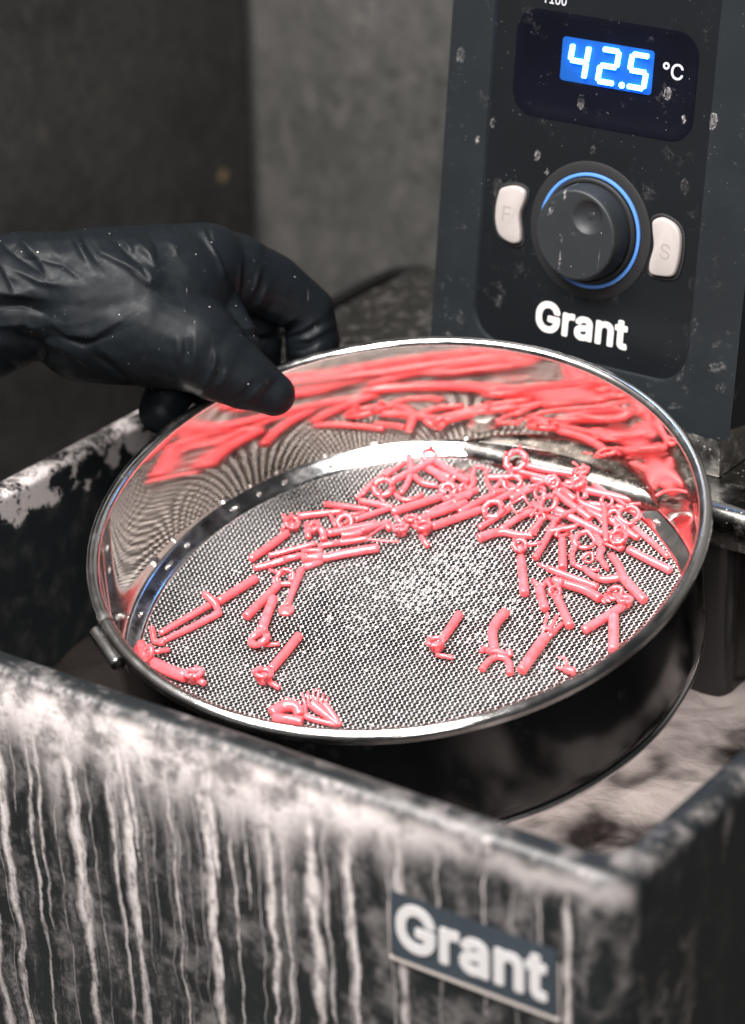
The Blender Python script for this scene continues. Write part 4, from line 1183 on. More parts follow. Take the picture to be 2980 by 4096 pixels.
 ('rod_casting', 'slanting pink rod leaning from heap front up to the big ring', [
  ('sprue','rod',[(19.94,48.58,-47.24,1.31),(18.88,56.03,-46.7,1.25),(18.14,63.11,-45.35,1.2),(17.12,67.2,-44.61,1.14)]),
  ('stem','rod',[(16.87,67.5,-45.27,0.68),(17.34,61.29,-45.67,0.68)]),
 ]),
 ('leaf_casting', 'pink casting with two beaded leaf bands and a loop between them', [
  ('beaded_leaf','beaded',[(24.98,64.94,-47.05,1.29),(28.89,60.65,-47.25,1.26),(30.53,55.58,-47.65,1.23),(33.84,51.55,-47.85,1.19)]),
  ('beaded_leaf','beaded',[(32.2,68.52,-46.45,1.97),(37.84,64.15,-46.65,1.74),(40.05,58.73,-47.25,1.52),(45.69,54.76,-47.65,1.29)]),
  ('loop','ring',(31.03,63.73,-46.38,3.36,0.83,18,30)),
  ('loop','ring',(36.65,56.93,-47.13,1.74,0.6,30,0)),
  ('bridge','rod',[(34.46,52.08,-47.68,0.97),(38.87,51.82,-47.92,0.83),(42.58,53.8,-48.07,0.68)]),
 ]),
 ('crown_casting', 'thick pink rod casting with pronged crown, pointing at the right rim', [
  ('sprue','rod',[(65.29,63.66,-47.36,1.59),(56.16,64.99,-47.14,1.51),(47.17,66.45,-46.73,1.42)]),
  ('crown','basket',(42.02,68.5,-46.7,3.0,1.01,0.95)),
  ('prong','rod',[(41.69,70.26,-45.72,0.63),(35.95,68.79,-43.92,0.63)]),
  ('prong','rod',[(44.7,64.94,-46.82,0.63),(38.13,64.36,-45.32,0.63)]),
 ]),
 ('scalloped_casting', 'pink scalloped-edge bar nearest the right rim', [
  ('sprue','rod',[(60.77,70.03,-47.93,1.02),(52.07,74.22,-47.73,1.02),(41.55,78.78,-47.33,1.02)]),
  ('scallop','beads',[(58.14,72.21,-48.14,0.41),(51.11,75.87,-47.94,0.41),(43.51,79.07,-47.54,0.41)]),
 ]),
 ('ring_casting', 'slim pink pin with a small loop on top, standing over the heap at right', [
  ('sprue','rod',[(30.52,78.77,-42.58,0.97),(34.97,71.55,-43.58,0.97),(39.51,64.5,-44.58,0.97)]),
  ('loop','ring',(30.09,81.17,-41.94,1.97,0.6,35,60)),
 ]),
 ('ring_casting', 'pink casting with an open ring, rod running right through the heap centre', [
  ('sprue','rod',[(14.83,71.89,-44.18,1.37),(23.69,70.57,-44.78,1.37),(33.97,69.32,-45.58,1.37)]),
  ('ring_head','ring',(11.12,72.93,-43.47,3.25,0.9,25,-30)),
  ('stem','rod',[(7.64,71.76,-44.38,0.57),(8.13,65.21,-44.78,0.57)]),
 ]),
 ('ring_casting', 'pink rod casting with small ring, crossing above the open ring of the heap', [
  ('sprue','rod',[(28.42,72.64,-44.1,1.25),(19.06,75.44,-43.1,1.25),(10.5,78.32,-42.3,1.25)]),
  ('ring_head','ring',(7.21,82.69,-42.45,1.74,0.68,20,0)),
 ]),
 ('ring_casting', 'pink casting with big octagonal ring at the back beside the bolt, long arm right', [
  ('ring_head','octring',(-12.27,88.45,-43.1,3.94,1.13,28,0)),
  ('sprue','rod',[(-7.82,88.73,-44.04,1.31),(1.06,89.46,-43.87,1.28),(10.17,91.28,-43.7,1.25)]),
  ('stem','rod',[(-14.85,86.28,-45.21,0.74),(-9.62,82.48,-45.61,0.74)]),
 ]),
 ('crown_casting', 'spiky pink crown casting at the back right, prongs over the wall ring', [
  ('crown','basket',(12.91,92.78,-44.13,2.59,0.93,3.75)),
  ('prong','rod',[(7.15,96.42,-43.12,0.63),(14.69,93.26,-43.72,0.63)]),
  ('prong','rod',[(11.67,96.36,-42.81,0.74),(19.09,92.77,-43.61,0.74)]),
  ('prong','rod',[(12.81,90.94,-44.78,0.57),(8.24,90.16,-44.38,0.57)]),
 ]),
 ('crown_casting', 'pink rod casting with boxed head, long rod pointing right at the back', [
  ('sprue','rod',[(17.99,86.0,-44.41,1.54),(27.27,87.71,-44.96,1.39),(35.78,89.54,-45.7,1.25)]),
  ('crown','basket',(15.39,86.67,-44.41,2.8,1.01,3.35)),
  ('plate','rod',[(16.57,89.54,-43.87,0.68),(19.37,83.53,-45.47,0.68)]),
 ]),
 ('rod_casting', 'thin pink rod along the back edge behind the heap', [
  ('sprue','rod',[(-19.85,79.13,-46.81,1.14),(-9.29,84.86,-46.87,1.08),(2.34,91.1,-46.93,1.02)]),
  ('stem','rod',[(-26.42,83.16,-46.52,0.63),(-20.74,83.46,-46.72,0.63)]),
 ]),
 ('rod_casting', 'short pink peg in the middle of the heap pointing front right', [
  ('sprue','rod',[(18.92,78.05,-42.64,1.31),(12.34,80.5,-42.21,1.14)]),
 ]),
 ('ring_casting', 'pink hexagon ring casting at left end of the right heap, rod to front left', [
  ('ring_head','hexring',(-6.95,63.91,-45.93,3.71,1.2,18,20)),
  ('sprue','rod',[(-7.27,54.93,-47.75,1.2),(-4.78,61.0,-47.41,1.14),(-2.5,67.67,-46.87,1.08)]),
 ]),
 ('branch_casting', 'curvy pink branch casting with thick end pointing left, front left of right heap', [
  ('sprue','rod',[(-3.84,49.22,-47.13,1.82),(-1.29,53.41,-47.27,1.68),(2.07,56.14,-47.41,1.54),(7.16,57.09,-47.56,1.39),(12.15,59.2,-47.7,1.25)]),
  ('branch','rod',[(0.78,56.74,-47.14,1.31),(2.67,63.43,-46.93,1.22),(5.61,70.05,-46.61,1.14)]),
  ('tip','beaded',[(11.92,60.03,-48.05,1.55),(11.73,62.98,-47.55,1.29),(10.76,67.72,-47.25,1.04)]),
 ]),
 ('frame_casting', 'small pink square open frame casting in front of the heap centre', [
  ('frame','loop',[(-2.97,68.78,-46.03,0.52),(-0.69,74.25,-45.63,0.52),(4.38,71.32,-46.03,0.52),(1.01,66.2,-46.43,0.52)]),
 ]),
 ('ring_casting', 'pink casting with large thin ring at the right of the heap near the rim', [
  ('ring_head','ring',(39.26,80.76,-44.64,3.59,0.75,22,20)),
  ('loop','ring',(34.15,78.27,-44.87,1.97,0.75,22,0)),
  ('stem','rod',[(36.38,85.94,-44.78,0.57),(39.4,88.4,-44.98,0.57)]),
  ('sprue','rod',[(36.94,77.37,-45.84,1.31),(43.68,74.11,-46.53,1.22),(47.0,73.59,-47.01,1.14)]),
 ]),
 ('rod_casting', 'short pink stub rods casting below the boxed head, mid heap', [
  ('sprue','rod',[(18.81,79.59,-46.24,1.31),(24.62,82.46,-46.33,1.22),(31.84,83.92,-46.61,1.14)]),
  ('stem','rod',[(25.4,77.97,-46.21,0.74),(31.72,75.65,-46.41,0.74)]),
 ]),
 ('ring_casting', 'pink loop casting behind the open ring, small link standing up', [
  ('ring_head','ring',(-7.72,78.56,-44.56,2.9,0.75,30,30)),
  ('sprue','rod',[(-11.53,72.87,-46.98,0.97),(-16.31,75.45,-46.3,0.85),(-19.09,78.85,-46.21,0.74)]),
  ('stem','rod',[(-5.8,79.89,-45.92,0.63),(-0.95,80.81,-46.32,0.63)]),
 ]),
 ('link_casting', 'tangled pink link casting of short bars above the heap centre', [
  ('bar','rod',[(0.63,80.65,-44.27,0.68),(8.19,76.6,-44.27,0.68)]),
  ('bar','rod',[(-1.06,79.16,-44.81,0.74),(2.47,82.88,-44.21,0.74)]),
  ('bar','rod',[(-2.78,76.66,-45.32,0.63),(1.14,73.34,-45.72,0.63)]),
  ('loop','ring',(4.69,77.21,-43.84,1.97,0.6,40,0)),
  ('bar','rod',[(9.64,84.71,-44.12,0.63),(18.16,85.19,-44.32,0.63)]),
 ]),
 ('link_casting', 'pink bent-wire link casting on the right slope of the heap', [
  ('bar','rod',[(26.0,68.8,-44.72,0.63),(21.16,63.32,-45.12,0.63),(21.36,60.79,-45.92,0.63)]),
  ('bar','rod',[(29.93,74.78,-44.32,0.63),(33.72,72.48,-44.72,0.63)]),
  ('bar','rod',[(35.26,77.78,-44.67,0.68),(40.67,75.21,-45.67,0.68),(43.73,71.95,-46.27,0.68)]),
  ('loop','ring',(39.79,73.58,-45.45,1.74,0.68,20,0)),
 ]),
 ('basket_casting', 'pink casting with basket head up, left end of the middle row pointing front left', [
  ('sprue','rod',[(-71.86,4.22,-47.47,1.48),(-69.74,13.61,-47.47,1.48),(-68.11,21.78,-47.17,1.48)]),
  ('basket_head','basket',(-68.46,25.71,-47.13,2.59,0.85,0.75)),
  ('stem','rod',[(-74.44,28.2,-45.72,0.63),(-69.39,26.66,-46.32,0.63)]),
  ('prong','rod',[(-71.08,22.23,-47.72,0.63),(-70.92,25.11,-45.92,0.63)]),
 ]),
 ('rod_casting', 'pink rod casting at the back left of the middle row ending in a loop', [
  ('sprue','rod',[(-70.28,31.73,-47.58,1.37),(-63.63,36.41,-47.5,1.25),(-57.23,40.77,-47.41,1.14)]),
  ('loop','rod',[(-57.34,40.87,-47.67,0.68),(-55.03,40.46,-47.47,0.68),(-52.55,38.31,-47.47,0.68),(-52.66,35.94,-47.87,0.68)]),
 ]),
 ('rod_casting', 'slim pink rod at the back left, highest of the left row', [
  ('sprue','rod',[(-65.46,41.73,-47.61,1.14),(-57.29,43.78,-47.4,1.05),(-48.92,45.74,-47.18,0.97)]),
  ('stem','rod',[(-57.27,37.83,-47.72,0.63),(-49.2,43.72,-47.12,0.63)]),
 ]),
 ('ring_casting', 'pink ring casting with short stem left, rod rising right in the middle row', [
  ('sprue','rod',[(-50.22,39.27,-47.5,1.25),(-46.67,43.84,-47.38,1.17),(-42.35,49.75,-47.27,1.08)]),
  ('ring_head','ring',(-52.83,35.86,-47.15,2.55,0.83,25,30)),
  ('stem','rod',[(-60.22,37.31,-46.61,0.74),(-54.36,32.55,-47.21,0.74)]),
 ]),
 ('rod_casting', 'thin pink rod lying in front of the pronged rod, left of middle row', [
  ('sprue','rod',[(-67.08,8.91,-47.67,1.08),(-61.32,14.98,-47.35,1.0),(-55.14,21.44,-47.04,0.91)]),
  ('sprue_tail','rod',[(-53.69,21.11,-47.67,1.08),(-48.17,25.82,-47.47,1.08)]),
 ]),
 ('tapered_casting', 'pink tapered pin nearest the front in the middle row, thin end left', [
  ('sprue','rod',[(-68.13,1.0,-47.87,1.08),(-63.83,5.3,-47.67,1.28),(-60.41,9.01,-47.27,1.48)]),
  ('neck','rod',[(-60.43,9.5,-47.3,1.25),(-55.61,14.47,-47.21,1.14)]),
 ]),
 ('sleeve_casting', 'thick pink rod with split sleeve collar, front of the middle row', [
  ('sprue','rod',[(-48.44,15.57,-47.17,1.48),(-40.95,22.84,-47.16,1.59),(-33.66,29.23,-47.24,1.71)]),
  ('sleeve','rod',[(-54.35,11.98,-46.96,1.59),(-48.59,15.91,-46.64,1.71)]),
  ('sleeve','rod',[(-56.52,14.89,-46.1,0.85),(-49.84,17.91,-45.81,1.14)]),
  ('tab','rod',[(-51.85,9.48,-47.64,1.31),(-48.08,14.88,-47.93,1.02)]),
 ]),
 ('wishbone_casting', 'pink wishbone casting of two thin wires joined to a rod, mid row', [
  ('sprue','rod',[(-47.01,25.28,-46.64,1.31),(-43.39,28.42,-46.78,1.17),(-39.8,31.36,-46.73,1.02)]),
  ('wire','rod',[(-39.97,31.16,-46.64,0.51),(-38.89,35.43,-46.44,0.51),(-37.67,39.49,-46.44,0.51),(-35.14,42.44,-47.04,0.51)]),
  ('wire','rod',[(-39.78,30.88,-46.64,0.51),(-33.88,32.76,-46.84,0.51),(-29.03,35.61,-47.44,0.51)]),
  ('head','basket',(-31.16,40.32,-47.33,2.59,0.93,0.55)),
 ]),
 ('crown_casting', 'pink rod casting with flared collar left, above the wishbone', [
  ('sprue','rod',[(-54.14,27.7,-46.81,1.54),(-47.85,33.96,-46.93,1.42),(-41.5,40.16,-47.04,1.31)]),
  ('collar','rod',[(-57.46,27.54,-45.41,1.14),(-55.77,26.73,-46.67,1.28),(-54.02,24.49,-47.53,1.42)]),
  ('block','basket',(-60.38,27.67,-47.61,2.07,1.01,0.55)),
  ('stem','rod',[(-64.49,28.7,-46.67,1.08),(-59.6,23.15,-47.47,1.08)]),
 ]),
 ('rod_casting', 'short pink rod under the wishbone wires', [
  ('sprue','rod',[(-49.5,29.47,-47.53,1.42),(-45.81,32.75,-47.61,1.34),(-42.1,36.99,-47.7,1.25)]),
  ('beads','beads',[(-48.56,31.09,-47.14,0.31),(-45.4,34.2,-47.14,0.31),(-42.13,37.17,-47.14,0.31)]),
  ('tip','rod',[(-39.56,41.73,-46.81,1.14),(-35.65,39.69,-47.41,1.14)]),
 ]),
 ('basket_casting', 'pink casting with round basket head down at row centre, long rod to the right', [
  ('sprue','rod',[(-22.52,47.49,-47.16,1.59),(-17.72,54.56,-47.21,1.54),(-11.97,62.77,-47.07,1.48)]),
  ('basket_head','basket',(-24.28,44.71,-47.24,3.11,1.01,0.35)),
  ('stem','rod',[(-23.07,40.93,-46.98,0.97),(-18.13,38.14,-47.78,0.97)]),
 ]),
 ('basket_casting', 'pink casting with knob head beside the round basket, rod behind it', [
  ('sprue','rod',[(-29.27,48.39,-47.07,1.48),(-23.83,56.05,-46.97,1.48),(-18.41,64.01,-46.87,1.48)]),
  ('knob','basket',(-30.83,46.88,-47.55,2.17,0.93,0.55)),
  ('stem','rod',[(-36.9,45.72,-46.38,0.97),(-32.81,44.03,-47.18,0.97)]),
 ]),
 ('rod_casting', 'thin pink rod with double highlight behind the knob-headed casting', [
  ('sprue','rod',[(-28.69,53.18,-47.61,1.14),(-24.53,61.08,-47.41,1.14),(-19.83,69.54,-47.21,1.14)]),
 ]),
 ('ring_casting', 'thick pink rod casting with bright ring head, middle of the back group', [
  ('sprue','rod',[(-39.9,47.84,-46.9,1.65),(-34.28,55.08,-46.76,1.59),(-28.68,62.61,-46.61,1.54)]),
  ('ring_head','hexring',(-27.48,65.96,-45.83,2.78,0.98,35,30)),
 ]),
 ('ring_casting', 'pink octagonal ring casting at left of the back group, rod rising to the wall', [
  ('ring_head','octring',(-50.1,57.36,-45.95,3.59,1.13,20,20)),
  ('sprue','rod',[(-49.32,61.94,-46.18,1.37),(-45.32,70.1,-45.64,1.31),(-41.15,77.91,-44.9,1.25)]),
  ('stem','rod',[(-50.49,54.06,-46.92,0.63),(-46.32,51.93,-47.72,0.63)]),
 ]),
 ('rod_casting', 'slim pink rod leaning at the left edge of the back group', [
  ('sprue','rod',[(-56.7,49.88,-47.93,1.02),(-56.37,59.19,-47.53,1.02),(-54.68,67.96,-47.13,1.02)]),
  ('second_rod','rod',[(-56.01,52.19,-47.61,0.74),(-56.07,62.81,-47.21,0.74)]),
 ]),
 ('rod_casting', 'short pink bar lying in front of the octagonal ring', [
  ('sprue','rod',[(-54.75,48.66,-47.55,1.2),(-48.63,49.7,-47.45,1.2),(-41.55,50.53,-47.35,1.2)]),
 ]),
 ('bow_casting', 'curved pink bow casting inside the back group', [
  ('bow','rod',[(-46.99,59.06,-47.95,0.8),(-43.66,57.06,-47.95,0.8),(-40.17,56.79,-47.95,0.8),(-37.37,59.55,-47.95,0.8),(-36.49,62.25,-47.85,0.8)]),
  ('post','rod',[(-51.39,76.56,-45.24,1.31),(-46.78,70.83,-45.95,1.2),(-44.15,64.54,-46.87,1.08),(-43.58,59.0,-47.58,0.97)]),
  ('arm','rod',[(-45.01,69.33,-47.1,1.25),(-39.02,67.22,-47.41,1.14),(-33.92,68.47,-47.63,1.02)]),
 ]),
 ('ring_casting', 'pink ring casting at the very back touching the wall ring, rod to the right', [
  ('ring_head','ring',(-43.66,78.94,-44.71,2.9,1.05,35,90)),
  ('sprue','rod',[(-40.16,77.97,-45.67,1.48),(-32.78,76.18,-46.13,1.42),(-24.14,74.07,-46.58,1.37)]),
 ]),
 ('rod_casting', 'pink rod parallel to the rearmost ring casting in the back group', [
  ('sprue','rod',[(-43.93,75.06,-46.76,1.59),(-38.16,74.12,-46.96,1.59),(-31.74,73.37,-47.06,1.59)]),
 ]),
 ('ring_casting', 'small pink hexagon ring at the right end of the back group, near the bolt', [
  ('ring_head','hexring',(-27.67,73.18,-46.93,2.9,0.98,18,0)),
  ('stem','rod',[(-24.91,72.82,-47.7,0.85),(-21.26,70.41,-47.5,0.85),(-19.98,67.17,-47.5,0.85)]),
 ]),
 ('link_casting', 'pink loop link between the bolt and the octagonal ring at back', [
  ('loop','rod',[(-22.47,74.62,-47.81,0.74),(-25.5,79.59,-46.81,0.74),(-25.84,82.78,-46.41,0.74),(-22.35,82.96,-46.41,0.74),(-20.74,80.85,-46.81,0.74)]),
  ('sprue','rod',[(-21.99,71.83,-47.73,1.02),(-23.24,77.47,-47.33,1.02)]),
 ]),
 ('rod_casting', 'pink rod running under the right heap toward its left end', [
  ('sprue','rod',[(-18.28,58.93,-47.5,1.25),(-15.0,67.01,-47.4,1.25),(-11.2,75.38,-47.3,1.25)]),
  ('second','rod',[(-11.96,74.59,-46.98,0.97),(-2.07,78.45,-46.38,0.97)]),
 ]),
 ('rod_casting', 'long pink rod through the left foot of the right heap', [
  ('sprue','rod',[(-11.17,67.06,-47.5,1.25),(-7.41,74.5,-47.1,1.25),(-3.44,80.63,-46.7,1.25)]),
 ]),
 ('rod_casting', 'pink rod crossing behind the square frame', [
  ('sprue','rod',[(3.18,74.43,-47.21,1.14),(11.42,70.79,-47.21,1.14),(17.09,69.75,-47.21,1.14)]),
  ('stem','rod',[(15.43,77.81,-46.81,0.74),(14.95,81.9,-45.81,0.74)]),
 ]),
 ('rod_casting', 'pink rod end under the hexagon ring and square frame', [
  ('sprue','rod',[(-4.64,72.26,-46.24,1.31),(-1.73,77.98,-45.93,1.22),(2.13,83.21,-45.61,1.14)]),
  ('knob','basket',(2.02,85.37,-46.38,1.76,0.85,1.95)),
 ]),
 ('rod_casting', 'pink rod between the octagonal ring arm and heap top', [
  ('sprue','rod',[(-2.98,84.29,-45.35,1.2),(3.77,84.79,-45.15,1.2),(10.97,85.52,-44.95,1.2)]),
  ('stem','rod',[(0.59,86.95,-44.67,0.68),(2.03,82.41,-45.07,0.68)]),
 ]),
 ('ring_casting', 'pink casting with half-hidden ring below the boxed head', [
  ('sprue','rod',[(28.81,79.64,-45.9,1.25),(21.74,80.04,-45.55,1.2),(13.9,80.59,-45.21,1.14)]),
  ('ring_head','ring',(11.61,80.78,-44.89,2.09,0.83,25,10)),
 ]),
 ('rod_casting', 'pink rod beside the pin, running toward the pronged crown', [
  ('sprue','rod',[(21.55,78.18,-45.98,1.37),(29.03,77.13,-46.04,1.31),(36.3,76.29,-46.3,1.25)]),
  ('collar','rod',[(35.11,77.35,-45.78,0.97),(38.07,74.27,-46.58,0.97)]),
 ]),
 ('rod_casting', 'short pink bar over the beaded leaf bands', [
  ('sprue','rod',[(17.94,61.39,-45.38,0.97),(21.65,64.56,-45.18,0.97),(25.37,67.73,-44.98,0.97)]),
  ('foot','rod',[(16.75,62.79,-45.61,0.74),(18.74,59.92,-46.21,0.74)]),
 ]),
 ('rod_casting', 'pink bar left of the pronged crown, behind the beaded leaf', [
  ('sprue','rod',[(28.57,69.55,-45.61,1.14),(34.36,69.17,-45.61,1.14),(40.17,69.19,-45.81,1.14)]),
  ('bead','basket',(28.08,70.78,-46.5,1.55,0.78,1.95)),
 ]),
 ('rod_casting', 'pink rod at the back between the link loop and hexagon ring', [
  ('sprue','rod',[(-14.06,80.04,-46.9,1.25),(-8.07,78.72,-46.9,1.25),(-2.26,77.63,-46.9,1.25)]),
  ('stem','rod',[(-13.92,79.76,-47.21,0.74),(-13.78,74.32,-47.41,0.74)]),
 ]),
 ('wishbone_casting', 'small pink wishbone right of the large thin ring near the rim', [
  ('wire','rod',[(25.83,89.08,-45.21,0.74),(30.57,87.33,-45.41,0.74),(35.38,85.93,-45.81,0.74)]),
  ('wire','rod',[(30.49,87.45,-45.52,0.63),(30.29,91.07,-45.12,0.63)]),
  ('sprue','rod',[(35.31,86.05,-45.93,1.02),(40.59,83.75,-46.53,1.02)]),
 ]),
 ('rod_casting', 'pink rod under the spiky crown at the back right', [
  ('sprue','rod',[(8.74,88.04,-45.81,1.14),(16.55,89.81,-45.81,1.14),(23.36,89.96,-46.01,1.14)]),
  ('knob','basket',(23.85,90.65,-46.7,1.55,0.78,1.75)),
 ]),
 ('ring_casting', 'slim pink rod with a small ring, just in front of the octagonal ring arm', [
  ('sprue','rod',[(-9.13,85.45,-44.93,1.02),(-3.17,85.75,-44.73,1.02),(2.5,85.93,-44.53,1.02)]),
  ('ring_head','ring',(4.5,85.61,-44.31,1.86,0.68,25,0)),
 ]),
 ('frame_casting', 'tiny pink upright frame beside the boxed head at the back', [
  ('frame','loop',[(14.39,87.1,-44.23,0.52),(17.09,88.43,-43.23,0.52),(21.34,82.23,-43.83,0.52),(18.52,80.85,-44.63,0.52)]),
 ]),
 ('rod_casting', 'pink rod crossing in front of the boxed head toward the large thin ring', [
  ('sprue','rod',[(19.88,89.74,-44.27,1.08),(24.15,88.3,-44.53,1.02),(28.58,86.77,-44.78,0.97)]),
  ('stem','rod',[(28.45,86.97,-44.98,0.57),(30.05,88.33,-44.58,0.57)]),
 ]),
 ('rod_casting', 'pink rod lying over the open ring casting at the top of the heap', [
  ('sprue','rod',[(18.18,68.3,-43.53,1.02),(20.97,72.24,-43.18,0.97),(23.68,76.61,-43.04,0.91)]),
  ('prong','rod',[(18.14,68.55,-43.72,0.63),(16.18,68.75,-43.32,0.63)]),
  ('prong','rod',[(18.14,68.55,-43.72,0.63),(18.56,65.77,-43.72,0.63)]),
 ]),
 ('rod_casting', 'short pink bar at the foot of the slanting rod in front of the heap', [
  ('sprue','rod',[(11.42,66.24,-46.61,1.14),(11.22,62.89,-46.97,1.08),(11.1,59.13,-47.33,1.02)]),
  ('knob','basket',(10.87,67.57,-47.1,1.55,0.78,1.35)),
 ]),
 ('rod_casting', 'pink peg between the pronged crown and beaded leaf band', [
  ('sprue','rod',[(37.69,70.75,-46.15,1.2),(41.19,68.37,-46.55,1.2),(44.84,65.9,-47.15,1.2)]),
 ]),
 ('rod_casting', 'slim pink rod at the top left of the back group beside the octagonal ring', [
  ('sprue','rod',[(-51.09,73.18,-46.13,1.02),(-52.46,68.62,-46.43,1.02),(-53.88,64.15,-46.73,1.02)]),
 ]),
 ('rod_casting', 'pink rod under the rearmost ring casting, leading to the small hexagon ring', [
  ('sprue','rod',[(-36.9,73.15,-47.24,1.31),(-30.35,71.16,-47.3,1.25),(-23.76,69.03,-47.35,1.2)]),
 ]),
 ('rod_casting', 'pink rod in front of the small hexagon ring in the back group', [
  ('sprue','rod',[(-25.31,63.34,-47.24,1.31),(-22.27,67.74,-47.3,1.25),(-19.06,72.41,-47.35,1.2)]),
  ('stem','rod',[(-25.27,64.42,-46.61,0.74),(-21.88,62.06,-47.21,0.74)]),
 ]),
 ('rod_casting', 'pink bar between wishbone and flared collar rods in the middle row', [
  ('sprue','rod',[(-43.87,34.03,-46.47,1.08),(-40.68,38.09,-46.47,1.08),(-37.29,42.35,-46.47,1.08)]),
 ]),
 ('frame_casting', 'small pink square frame standing at the bright ring head of the back group', [
  ('frame','loop',[(-29.55,63.26,-45.98,0.57),(-27.63,66.36,-44.98,0.57),(-23.83,63.89,-45.58,0.57),(-25.93,61.19,-46.58,0.57)]),
 ]),
 ('rod_casting', 'slim pink bar beside the large thin ring close to the right wall', [
  ('sprue','rod',[(32.82,83.04,-44.58,0.97),(36.49,83.57,-45.07,0.88),(40.51,83.8,-45.55,0.8)]),
 ]),
]



def ring_pts(c, Rr, r, tilt, az, n, ph=0.0):
    t, a = math.radians(tilt), math.radians(az)
    u = Vector((math.cos(a), math.sin(a), 0))
    w_ = Vector((-math.sin(a) * math.cos(t), math.cos(a) * math.cos(t), math.sin(t)))
    return [tuple(Vector(c) + (u * math.cos(2 * math.pi * k / n + ph) + w_ * math.sin(2 * math.pi * k / n + ph)) * Rr) + (r,) for k in range(n)]


def blob(c, r, sub=2):
    bm = bmesh.new()
    bmesh.ops.create_icosphere(bm, subdivisions=sub, radius=r * MM)
    v_ = [q.co + Vector(c) * MM for q in bm.verts]
    f_ = [tuple(q.index for q in fc.verts) for fc in bm.faces]
    bm.free()
    return v_, f_


RIN = 97.5


def inside(p):
    """keep a point on the mesh side of the sieve wall"""
    r = math.hypot(p[0], p[1])
    lim = RIN - p[3] - (1.6 if p[2] < -46.5 else 0.0)
    if r > lim:
        return (p[0] * lim / r, p[1] * lim / r) + tuple(p[2:])
    return tuple(p)


def clampc(c, rr):
    r = math.hypot(c[0], c[1])
    lim = RIN - rr
    k = min(1.0, lim / r) if r else 1.0
    return (c[0] * k, c[1] * k, c[2])


